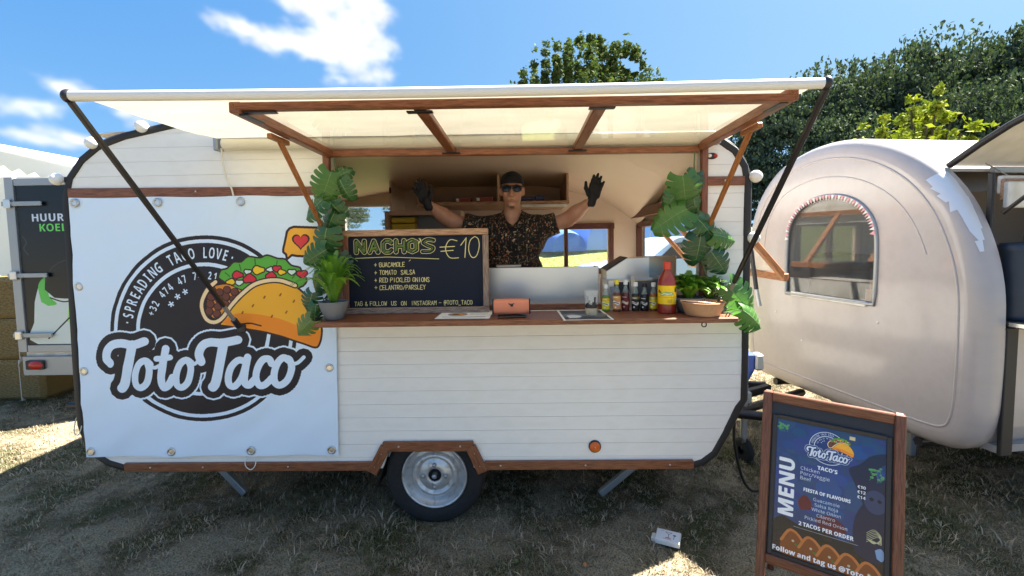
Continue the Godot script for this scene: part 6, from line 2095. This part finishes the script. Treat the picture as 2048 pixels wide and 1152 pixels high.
# ---------------------------------------------------------------- the cooling trailer at the far side
func cool_trailer() -> void:
	var o := thing("box_trailer", "black rental cooling trailer with a printed rear door and red tail lamp", "trailer", Vector3(-4.55, 0, -3.2))
	var k := Ink.new(512, 768, Color(0.025, 0.030, 0.042))
	# printed picture: pale body in white and green under a dark round shape
	k.poly(smooth2([40, 560, 70, 470, 120, 420, 210, 440, 300, 420, 420, 440, 512, 430, 512, 768, 40, 768, 30, 660], 4), Color(0.80, 0.84, 0.82))
	k.poly(smooth2([70, 560, 62, 480, 95, 440, 112, 480, 106, 530, 140, 570, 100, 580], 4), Color(0.36, 0.75, 0.32))
	k.poly(smooth2([200, 520, 240, 470, 290, 560, 260, 640, 180, 660], 4), Color(0.62, 0.86, 0.50))
	k.poly(smooth2([90, 500, 110, 400, 190, 352, 300, 345, 420, 380, 440, 480, 360, 560, 240, 545, 180, 545, 130, 540], 5), Color(0.03, 0.035, 0.045))
	k.stroke(smooth2([112, 540, 170, 560, 230, 555, 215, 610, 150, 680, 90, 740], 5), 6, Color(0.05, 0.06, 0.06))
	k.stroke(smooth2([96, 470, 125, 400, 195, 358, 300, 350], 5), 5, Color(0.16, 0.17, 0.19))
	k.disc(Vector2(330, 440), 14, Color(0.75, 0.8, 0.85))
	k.text("HUUR", Vector2(60, 152), 36, Color(0.80, 0.84, 0.90), {"align": 0.0, "wide": 1.06})
	k.text("KOEL", Vector2(90, 200), 36, Color(0.42, 0.82, 0.36), {"align": 0.0, "wide": 1.02})
	k.stroke(smooth2([10, 240, 26, 270, 12, 300, 30, 330], 4), 5, Color(0.2, 0.22, 0.24))
	var pm := mat("door_print", Color.WHITE, 0.3)
	pm.albedo_texture = k.texture()
	mat("trailer_black", lin(0.02, 0.022, 0.028), 0.35)
	wbox(o, "box_body", Vector3(-4.55, 1.48, -3.4), Vector3(1.38, 1.86, 2.7), M.white_paint, 0.02)
	var mb := wb(o)
	mb.extrude(rect(-5.14, 0.70, -3.94, 2.33), -2.05, -2.012, Rect2(-5.14, 0.70, 1.2, 1.63))
	add(o, "door", mb.mesh(), pm)
	for q in [[-5.20, 0.62, -5.20, 2.42], [-3.88, 0.62, -3.88, 2.42]]:
		beam(o, "door_frame", Vector3(q[0], q[1], -2.02), Vector3(q[2], q[3], -2.02), 0.09, 0.05, M.galvanised, Vector3.RIGHT)
	for y in [0.655, 2.37]:
		beam(o, "door_frame", Vector3(-5.15, y, -2.022), Vector3(-3.93, y, -2.022), 0.075, 0.046, M.galvanised)
	for q in [[2.15], [1.42], [0.80]]:
		var h := beam(o, "door_hinge", Vector3(-5.27, q[0], -1.985), Vector3(-4.86, q[0], -1.985), 0.045, 0.02, M.galvanised)
		wbox(h, "hinge_knuckle", Vector3(-5.20, q[0], -1.975), Vector3(0.07, 0.09, 0.035), M.dull_steel, 0.008)
	wbox(o, "lamp_bar", Vector3(-4.55, 0.47, -2.03), Vector3(1.36, 0.20, 0.04), M.galvanised, 0.004)
	for x in [-5.08, -4.02]:
		var l := wbox(o, "tail_lamp", Vector3(x, 0.485, -1.995), Vector3(0.19, 0.095, 0.03), M.dark_plastic, 0.008)
		mb = wb(l)
		mb.ball(Vector3(x + 0.015, 0.485, -1.985), Vector3(0.08, 0.045, 0.022))
		add(l, "lens", mb.mesh(), M.red_lens)
	wheel(o, Vector3(-5.28, 0.294, -3.6), "wheel", 1.0)
	wheel(o, Vector3(-3.85, 0.294, -3.6), "wheel", 1.0)
	beam(o, "axle", Vector3(-5.3, 0.30, -3.55), Vector3(-3.8, 0.30, -3.55), 0.08, 0.08, M.black_metal)
	beam(o, "drawbar", Vector3(-4.55, 0.45, -4.7), Vector3(-4.55, 0.45, -5.9), 0.07, 0.06, M.galvanised)
	wtube(o, "jockey_post", [Vector3(-4.55, 0.5, -5.8), Vector3(-4.55, 0.0, -5.8)], 0.025, M.galvanised)
	# white marquee behind it
	var t := thing("marquee", "white party tent roof with a frilled edge behind the cooling trailer", "tent", Vector3(-7.8, 0, -4.6))
	var cloth := mat("tent_white", lin(0.74, 0.75, 0.76), 0.8)
	cloth.backlight_enabled = true
	cloth.backlight = lin(0.3, 0.3, 0.3)
	mb = wb(t)
	for s in [[-8.0, 3.30, -5.30, 2.66], [-10.7, 2.66, -8.0, 3.30]]:
		mb.quad(Vector3(s[0], s[1], -3.1), Vector3(s[2], s[3], -3.1), Vector3(s[2], s[3], -6.2), Vector3(s[0], s[1], -6.2))
	add(t, "roof", mb.mesh(), cloth)
	mb = wb(t)
	for s in [[-8.0, 3.30, -5.30, 2.66], [-10.7, 2.66, -8.0, 3.30]]:
		for i in 14:
			var a := Vector3(lerpf(s[0], s[2], i / 14.0), lerpf(s[1], s[3], i / 14.0), -3.09)
			var b := Vector3(lerpf(s[0], s[2], (i + 1) / 14.0), lerpf(s[1], s[3], (i + 1) / 14.0), -3.09)
			mb.quad(a - Vector3(0, 0.20, 0), b - Vector3(0, 0.20, 0), b, a)
			mb.tri(a - Vector3(0, 0.20, 0), (a + b) * 0.5 - Vector3(0, 0.26, 0), b - Vector3(0, 0.20, 0))
	add(t, "frill", mb.mesh(), cloth)
	mb = wb(t)
	mb.quad(Vector3(-10.5, 0.0, -3.16), Vector3(-5.4, 0.0, -3.16), Vector3(-5.4, 2.6, -3.16), Vector3(-10.5, 2.6, -3.16))
	add(t, "side_wall", mb.mesh(), cloth)
	for q in [[-5.4, -3.12, 2.64], [-10.5, -3.12, 2.64], [-5.4, -6.15, 2.64], [-10.5, -6.15, 2.64]]:
		wtube(t, "pole", [Vector3(q[0], rise(q[1]), q[1]), Vector3(q[0], q[2] + 0.03, q[1])], 0.022, M.galvanised)
	# made-up bales that stand in for the tan sacks by its side
	var straw := tri_tex(mat("straw", lin(0.46, 0.34, 0.15), 0.95), noise_tex(81, 0.06, [[0.0, Color(0.6, 0.55, 0.45)], [1.0, Color(1, 1, 1)]], 256), Vector3(1.5, 6, 6))
	bump(straw, noise_tex(82, 0.08, [], 256), 1.5)
	var words := ["bale standing in for tan sacks at the bottom of the stack beside the cooling trailer", "bale standing in for tan sacks in the middle of the stack beside the cooling trailer", "bale standing in for tan sacks on top of the stack beside the cooling trailer"]
	for i in 3:
		var b := thing("stand_in_bale", words[i], "stand-in bale", Vector3(-5.82 - 0.03 * i, 0.46 * i, -2.55), "stand-in bales", 0.1 * i)
		mb = MB.new()
		mb.box(Vector3(0, 0.23, 0), Vector3(0.95, 0.455, 0.5), 0.04)
		add(b, "bale", mb.mesh(), straw)
		for x in [-0.22, 0.22]:
			mb = MB.new()
			mb.box(Vector3(x, 0.23, 0), Vector3(0.012, 0.462, 0.507), 0.04)
			add(b, "twine", mb.mesh(), M.rope)

# ---------------------------------------------------------------- menu board
func menu_board() -> void:
	var TL := Vector3(1.09, 1.0, 0.56)
	var TR := Vector3(1.50, 0.985, 0.84)
	var e := Vector3(0.41, 0, 0.28).normalized()
	var nn := Vector3(-e.z, 0, e.x)
	var BL := Vector3(1.09, 0.004, 0.56) + nn * 0.2
	var BR := Vector3(1.50, 0.004, 0.84) + nn * 0.2
	var o := thing("menu_board", "wooden folding pavement board with a blue printed menu poster", "menu board", Vector3(1.30, 0, 0.72))
	var q := func(u: float, v: float) -> Vector3: return TL.lerp(TR, u).lerp(BL.lerp(BR, u), v)
	var front: Vector3 = (TR - TL).cross(BL - TL).normalized()
	if front.z < 0:
		front = -front
	for u in [0.035, 0.965]:
		beam(o, "stile", q.call(u, 0.0), q.call(u, 1.0), 0.036, 0.026, M.board_wood, e)
	beam(o, "rail", q.call(0.07, 0.02), q.call(0.93, 0.02), 0.042, 0.024, M.board_wood, Vector3.UP)
	beam(o, "rail", q.call(0.07, 0.70), q.call(0.93, 0.70), 0.042, 0.022, M.board_wood, Vector3.UP)
	# back leg of the A, hinged at the top
	for u in [0.035, 0.965]:
		var t: Vector3 = q.call(u, 0.0) - front * 0.03
		var b := Vector3(t.x, 0.004, t.z) - nn * 0.22
		beam(o, "back_stile", t, b, 0.03, 0.022, M.board_wood, e)
	var bt: Vector3 = q.call(0.07, 0.0) - front * 0.03
	beam(o, "back_rail", Vector3(bt.x, 0.2, bt.z) - nn * 0.175, Vector3(bt.x, 0.2, bt.z) - nn * 0.175 + e * 0.42, 0.03, 0.02, M.board_wood)
	# dark panel and clip frame
	var panel := MB.new(inv(o))
	panel.quad(q.call(0.07, 0.685) - front * 0.004, q.call(0.93, 0.685) - front * 0.004, q.call(0.93, 0.04) - front * 0.004, q.call(0.07, 0.04) - front * 0.004)
	panel.quad(q.call(0.93, 0.685) - front * 0.009, q.call(0.07, 0.685) - front * 0.009, q.call(0.07, 0.04) - front * 0.009, q.call(0.93, 0.04) - front * 0.009)
	add(o, "panel", panel.mesh(), mat("slate_panel", lin(0.012, 0.016, 0.028), 0.5))
	var P := [[0.115, 0.10, 0.885, 0.10], [0.115, 0.672, 0.885, 0.672], [0.1, 0.095, 0.1, 0.678], [0.9, 0.095, 0.9, 0.678]]
	for s in P:
		beam(o, "clip_frame", q.call(s[0], s[1]) + front * 0.002, q.call(s[2], s[3]) + front * 0.002, 0.018, 0.010, M.dark_plastic, e if s[0] == s[2] else Vector3.UP, 0.002)
	var k := menu_print()
	var m := mat("menu_print", Color.WHITE, 0.2)
	m.albedo_texture = k.texture()
	m.texture_repeat = false
	var mb := MB.new(inv(o))
	var a: Vector3 = q.call(0.115, 0.665)
	var b: Vector3 = q.call(0.885, 0.665)
	var c: Vector3 = q.call(0.885, 0.107)
	var d: Vector3 = q.call(0.115, 0.107)
	mb.quad(a, b, c, d)
	add(o, "poster", mb.mesh(), m)

func menu_print() -> Ink:
	var W := 640.0
	var H := 960.0
	var k := Ink.new(640, 960, Color(0.15, 0.25, 0.45))
	rng.seed = 44
	for i in 130:  # mottled printed backdrop, night blue
		var p := Vector2(rng.randf() * W, rng.randf() * H * 0.74)
		k.disc(p, rng.randf_range(30, 80), Color(0.13 + rng.randf() * 0.055, 0.23 + rng.randf() * 0.07, 0.42 + rng.randf() * 0.12), 0.7, 18)
	k.poly(smooth2([0, 740, 60, 690, 160, 720, 300, 700, 420, 740, 640, 700, 640, 960, 0, 960], 5), Color(0.10, 0.10, 0.14))
	for i in 60:
		k.disc(Vector2(rng.randf() * W, rng.randf_range(740, 960)), rng.randf_range(10, 46), Color(0.07 + rng.randf() * 0.09, 0.07 + rng.randf() * 0.07, 0.08 + rng.randf() * 0.07), 0.6, 14)
	k.poly(smooth2([150, 560, 190, 500, 240, 560, 220, 600, 160, 610], 3), Color(0.38, 0.12, 0.16))
	k.poly(V2([300, 420, 350, 520, 430, 560, 360, 600, 330, 660, 290, 590, 230, 560, 280, 520]), Color(0.11, 0.30, 0.52))
	k.poly(smooth2([260, 640, 340, 600, 420, 640, 430, 700, 330, 720, 270, 690], 3), Color(0.36, 0.12, 0.17))
	# a dark figure on the far side
	k.poly(smooth2([470, 330, 440, 250, 500, 200, 560, 130, 640, 100, 640, 160, 590, 220, 600, 300, 640, 300, 640, 780, 500, 800, 470, 700, 480, 560, 520, 460], 5), Color(0.10, 0.125, 0.24))
	k.disc(Vector2(588, 430), 62, Color(0.20, 0.24, 0.38), 1.25); k.disc(Vector2(566, 415), 12, Color(0.06, 0.07, 0.14)); k.disc(Vector2(608, 420), 12, Color(0.06, 0.07, 0.14))
	for s in [[40, 30, 0.5], [590, 210, 1.0]]:
		for i in 16:
			var p := Vector2(s[0], s[1]) + Vector2(rng.randf_range(-34, 40), rng.randf_range(-20, 90) * s[2] + 10)
			k.disc(p, rng.randf_range(6, 11), Color(0.35, 0.62, 0.36), 0.8, 10)
			k.stroke(PackedVector2Array([p, p + Vector2(rng.randf_range(-16, 16), 22)]), 3, Color(0.26, 0.52, 0.30))
	# tacos along the foot
	for i in 5:
		var x := 110.0 + i * 108
		var y := 800.0 + i * 16
		k.poly(smooth2([x - 60, y + 150, x - 50, y + 40, x, y - 30, x + 70, y + 10, x + 130, y + 160, x + 60, y + 170], 4), Color(0.50, 0.26, 0.12))
		k.stroke(smooth2([x - 52, y + 60, x, y - 26, x + 68, y + 14, x + 122, y + 150], 5), 17, Color(0.74, 0.44, 0.22))
		for j in 5:
			k.disc(Vector2(x + 20 + j * 20, y + 45 + j * 22), 8, [Color(0.75, 0.72, 0.6), Color(0.2, 0.45, 0.2), Color(0.55, 0.2, 0.15)][j % 3])
	for i in 6:
		k.stroke(smooth2([545, 640 + i * 12, 585 + i * 4, 610 + i * 8, 622, 650 + i * 9, 585, 700 - i * 3, 548, 680], 4), 3, Color(0.75, 0.74, 0.55))
	k.poly(smooth2([590, 740, 620, 720, 640, 750, 630, 800, 600, 790], 3), Color(0.5, 0.62, 0.78))
	# lettering
	var wht := Color(0.92, 0.93, 0.95)
	logo(k, func(x: float, y: float) -> Vector2: return Vector2(176 + x * 0.215, 22 + y * 0.215), 0.215, Color(0.85, 0.88, 0.93), Color(0.13, 0.22, 0.45))
	k.poly(V2([438, 28, 470, 28, 470, 52, 438, 52]), Color(0.85, 0.78, 0.6))
	k.text("MENU", Vector2(76, 480), 92, wht, {"turn": -PI / 2, "wide": 1.12, "fat": 2.5})
	k.text("TACO'S", Vector2(318, 292), 25, wht, {"fat": 0.8})
	for i in 3:
		k.text(["Chicken", "Porc/Veggie", "Beef"][i], Vector2(160, 322 + i * 34), 24, Color(0.8, 0.84, 0.9), {"align": 0.0, "bold": false})
		k.text(["€10", "€12", "€14"][i], Vector2(512, 352 + i * 34), 20, wht)
	k.text("FIESTA OF FLAVOURS", Vector2(318, 466), 23, wht, {"fat": 0.8, "wide": 0.86})
	for i in 5:
		k.text(["Guacamole", "Salsa Roja", "White Onion", "Cilantro", "Pickled Red Onion"][i], Vector2(318, 516 + i * 35), 22, Color(0.82, 0.86, 0.92), {"bold": false})
	k.text("2 TACOS PER ORDER", Vector2(318, 708), 26, wht, {"fat": 0.8, "wide": 0.92})
	k.stroke(V2([130, 742, 500, 742]), 3, Color(0.6, 0.62, 0.68))
	k.text("Follow and tag us @Toto_Taco", Vector2(330, 928), 33, wht, {"fat": 0.8})
	return k

# ---------------------------------------------------------------- small things and the far field
func odds() -> void:
	# empty pack on the grass
	var o := thing("cardboard_pack", "small white printed box lying on the grass before the caravan", "box", Vector3(0.79, 0.012, 0.15), "", -0.42)
	var k := Ink.new(128, 128, Color(0.88, 0.88, 0.90))
	k.stroke(V2([48, 24, 82, 24, 66, 50, 66, 88]), 3, Color(0.45, 0.25, 0.3)); k.stroke(V2([48, 24, 66, 50]), 3, Color(0.45, 0.25, 0.3)); k.disc(Vector2(66, 92), 16, Color(0.62, 0.42, 0.46), 0.4)
	k.stroke(V2([98, 58, 96, 96]), 3, Color(0.3, 0.4, 0.4))
	k.disc(Vector2(98, 50), 9, Color(0.3, 0.34, 0.5)); k.stroke(V2([20, 18, 36, 14]), 3, Color(0.5, 0.5, 0.55)); k.stroke(V2([40, 104, 84, 108]), 4, Color(0.5, 0.3, 0.35))
	var pm := mat("pack_print", Color.WHITE, 0.5)
	pm.albedo_texture = k.texture()
	var mb := MB.new()
	mb.box(Vector3(0, 0.013, 0), Vector3(0.13, 0.026, 0.105), 0.002)
	add(o, "carton", mb.mesh(), M.white_paint)
	mb = MB.new()
	mb.extrude(rect(-0.062, -0.05, 0.062, 0.05), 0.0, 0.0015, Rect2(-0.062, -0.05, 0.124, 0.1))
	add(o, "printed_face", mb.mesh(), pm, Transform3D(Basis(Vector3.RIGHT, -PI / 2), Vector3(0, 0.0262, 0)))
	mb = MB.new()
	mb.box(Vector3(-0.076, 0.012, 0.02), Vector3(0.02, 0.02, 0.05), 0.002)
	add(o, "open_flap", mb.mesh(), M.white_paint)
	# blue power box on the caravan's end
	o = thing("power_box", "blue power socket box with a grey plug on the caravan's end wall", "socket", Vector3(1.32, 0.88, -0.16))
	wbox(o, "housing", Vector3(1.33, 0.94, -0.16), Vector3(0.11, 0.12, 0.10), M.blue_plastic, 0.012)
	wbox(o, "plug", Vector3(1.41, 0.945, -0.14), Vector3(0.05, 0.10, 0.07), M.galvanised, 0.01)
	mb = wb(o)
	mb.tube([Vector3(1.35, 0.90, -0.13), Vector3(1.31, 0.80, -0.13), Vector3(1.29, 0.70, -0.15)], [0.034, 0.022, 0.012], 10)
	add(o, "cable_gland", mb.mesh(), M.blue_plastic)
	mb = wb(o)
	mb.tube(curve([Vector3(1.29, 0.71, -0.15), Vector3(1.31, 0.4, -0.2), Vector3(1.45, 0.06, -0.3), Vector3(1.7, 0.012, -0.42), Vector3(2.2, 0.012, -0.55)], 6), 0.009, 8)
	add(o, "cable", mb.mesh(), M.black_rubber)
	# leaves and straw dropped on the grass
	rng.seed = 66
	for q in [[-0.06, 0.31, "leaf_light", "small green leaf on the grass below the wheel"], [0.30, 0.34, "fallen_leaf", "small orange-brown fallen leaf on the grass before the caravan"]]:
		var l := thing("fallen_leaf", q[3], "leaf", Vector3(q[0], 0.022, q[1]), "fallen leaves", rng.randf() * TAU)
		l.rotation.x = -1.2
		add(l, "blade", monstera_leaf(0.03, 0.022, 0.3, 3), M[q[2]])
	# blue tents on the bank, seen through the back window
	var tents := [[2.35, -13.0, 2.1, 1.25, "blue_tent", "light blue ridge tent seen through the back window beside the man"], [1.05, -12.4, 1.5, 0.75, "deep_blue_tent", "low deep blue tent seen through the back window next to the man's shirt"], [5.0, -14.0, 3.4, 1.5, "grey_tent", "large pale grey tent seen through the end windows"], [4.1, -10.6, 1.2, 1.5, "blue_tent", "tall narrow blue tent seen through the hitch-end window"]]
	for q in tents:
		var t := thing("tent", q[5], "tent", Vector3(q[0], rise(q[1]), q[1]), "tents on the grass bank", 0.35)
		var w: float = q[2] * 0.5
		var h: float = q[3]
		mb = MB.new()
		var rows := []
		for i in 7:
			var zz := lerpf(-1.1, 1.1, i / 6.0)
			var s := 1.0 - 0.25 * pow(absf(zz) / 1.1, 2)
			var r := PackedVector3Array()
			for j in 11:
				var a := PI * (1.0 - j / 10.0)
				r.append(Vector3(cos(a) * w * s, pow(maxf(sin(a), 0.0), 0.8) * h * s, zz))
			rows.append(r)
		mb.grid(rows)
		for e in [0, 6]:
			for j in 10:
				if e == 6:
					mb.tri(Vector3(0, 0, 1.1), rows[6][j + 1], rows[6][j])
				else:
					mb.tri(Vector3(0, 0, -1.1), rows[0][j], rows[0][j + 1])
		add(t, "canopy", mb.mesh(), M[q[4]])
		mb = MB.new()
		var p := []
		for v in rows[3]:
			p.append(v + Vector3(0, 0.01, 0))
		mb.tube(p, 0.02, 5)
		add(t, "pole_sleeve", mb.mesh(), M.white_paint)
	# pale blue car behind, seen through the hitch-end window
	car(thing("parked_car", "pale blue car parked behind the caravans, seen through the hitch-end window", "car", Vector3(3.3, rise(-7.2), -7.2), "", 0.2))

func car(o: Node3D) -> void:
	var paint := mat("car_paint", lin(0.36, 0.50, 0.72), 0.25)
	paint.clearcoat_enabled = true
	var mb := MB.new()
	var side := PackedVector2Array(curve(Array(V2([-2.0, 0.32, -2.05, 0.55, -1.95, 0.80, -1.3, 0.90, -0.95, 0.96, 0.0, 0.98, 1.2, 0.95, 1.9, 0.88, 2.05, 0.6, 2.0, 0.32])), 3))
	mb.extrude(side, -0.82, 0.82)
	add(o, "body", mb.mesh(), paint)
	mb = MB.new()
	mb.extrude(PackedVector2Array(curve(Array(V2([-1.05, 0.94, -0.55, 1.32, -0.2, 1.40, 0.8, 1.40, 1.2, 1.28, 1.65, 0.94])), 3)), -0.70, 0.70)
	add(o, "cabin", mb.mesh(), paint)
	mat("car_glass", lin(0.03, 0.035, 0.04), 0.05)
	for z in [-0.705, 0.705]:
		for w in [[-0.85, 0.97, -0.5, 1.28, 0.2, 1.33, 0.2, 0.97], [0.28, 0.97, 0.28, 1.33, 0.95, 1.31, 1.4, 0.97]]:
			mb = MB.new()
			mb.extrude(V2(w), z - 0.006, z + 0.006)
			add(o, "side_window", mb.mesh(), M.car_glass)
	for x in [-1.25, 1.3]:
		for z in [-0.72, 0.72]:
			mb = MB.new(Transform3D(Basis(Vector3.RIGHT, PI / 2 * signf(z)), Vector3(x, 0.30, z)))
			mb.lathe([[0.18, 0.13], [0.28, 0.12], [0.30, 0.06], [0.30, -0.06], [0.18, -0.08]], 20)
			var t := add(o, "wheel", mb.mesh(), M.tyre)
			mb = MB.new(Transform3D(Basis(Vector3.RIGHT, PI / 2 * signf(z)), Vector3(x, 0.30, z)))
			mb.lathe([[0.185, 0.12], [0.06, 0.10], [0.0, 0.11]], 16)
			add(t, "rim", mb.mesh(), M.rim_paint)
	for z in [-0.6, 0.6]:
		mb = MB.new()
		mb.ball(Vector3(-1.98, 0.70, z), Vector3(0.06, 0.07, 0.14))
		add(o, "headlight", mb.mesh(), M.white_lens)

func more_materials() -> void:
	mat("pale_fork", lin(0.74, 0.58, 0.38), 0.7)
	mat("grey_card", lin(0.33, 0.31, 0.28), 0.8)
	mat("yellow_wrap", lin(0.62, 0.42, 0.03), 0.5)
	mat("red_card", lin(0.24, 0.05, 0.035), 0.6)
	mat("blue_wrap", lin(0.045, 0.05, 0.13), 0.7)
	mat("mirror_lens", lin(0.035, 0.045, 0.055), 0.06, 0.6)
	mat("black_glove", lin(0.008, 0.008, 0.012), 0.7)
	mat("dark_barrel", lin(0.02, 0.021, 0.024), 0.4)
	mat("blue_barrel", lin(0.025, 0.038, 0.06), 0.45)
	mat("blue_plastic", lin(0.03, 0.075, 0.30), 0.4)
	mat("fallen_leaf", lin(0.45, 0.18, 0.06), 0.8)
	for q in [["blue_tent", 0.30, 0.46, 0.78], ["deep_blue_tent", 0.06, 0.16, 0.52], ["grey_tent", 0.5, 0.53, 0.58]]:
		var m := mat(q[0], lin(q[1], q[2], q[3]), 0.8)
		m.backlight_enabled = true
		m.backlight = lin(q[1] * 0.6, q[2] * 0.6, q[3] * 0.6)

func _ready() -> void:
	var cam := Camera3D.new()
	cam.name = "camera"
	cam.near = 0.05
	cam.far = 400.0
	cam.projection = Camera3D.PROJECTION_FRUSTUM
	cam.size = 2.0 * 0.05 * 576.0 / 931.0
	cam.frustum_offset = Vector2(0, -32.5 / 931.0 * 0.05)
	cam.transform = Transform3D(Basis(Vector3.UP, deg_to_rad(1.3)) * Basis(Vector3.RIGHT, deg_to_rad(-3.9)) * Basis(Vector3(0, 0, 1), deg_to_rad(-0.95)), Vector3(0, 1.7, 2.66))
	add_child(cam)
	cam.current = true
	var env := Environment.new()
	env.tonemap_mode = Environment.TONE_MAPPER_LINEAR
	env.tonemap_exposure = EXPOSURE
	env.background_mode = Environment.BG_SKY
	var sm := PanoramaSkyMaterial.new()
	sm.panorama = make_sky()
	sm.energy_multiplier = 1.22 / EXPOSURE
	env.sky = Sky.new()
	env.sky.sky_material = sm
	env.sdfgi_enabled = true
	env.ssao_enabled = true
	env.ssil_enabled = true
	var we := WorldEnvironment.new()
	we.name = "surroundings"
	we.environment = env
	add_child(we)
	var sun := DirectionalLight3D.new()
	sun.name = "sun"
	sun.light_energy = 1.6
	sun.light_color = Color(1.0, 0.965, 0.90)
	sun.light_angular_distance = 0.53
	sun.shadow_enabled = true
	sun.transform = Transform3D(Basis.looking_at(Vector3(-0.62, -0.945, 0.33), Vector3.UP), Vector3(0, 10, 0))
	add_child(sun)
	materials()
	more_materials()
	ground()
	trees()
	caravan()
	awning()
	banner()
	chalkboard()
	cream_trailer()
	cool_trailer()
	menu_board()
	plants()
	string_lights()
	counter_things()
	inside_things()
	odds()
	man()
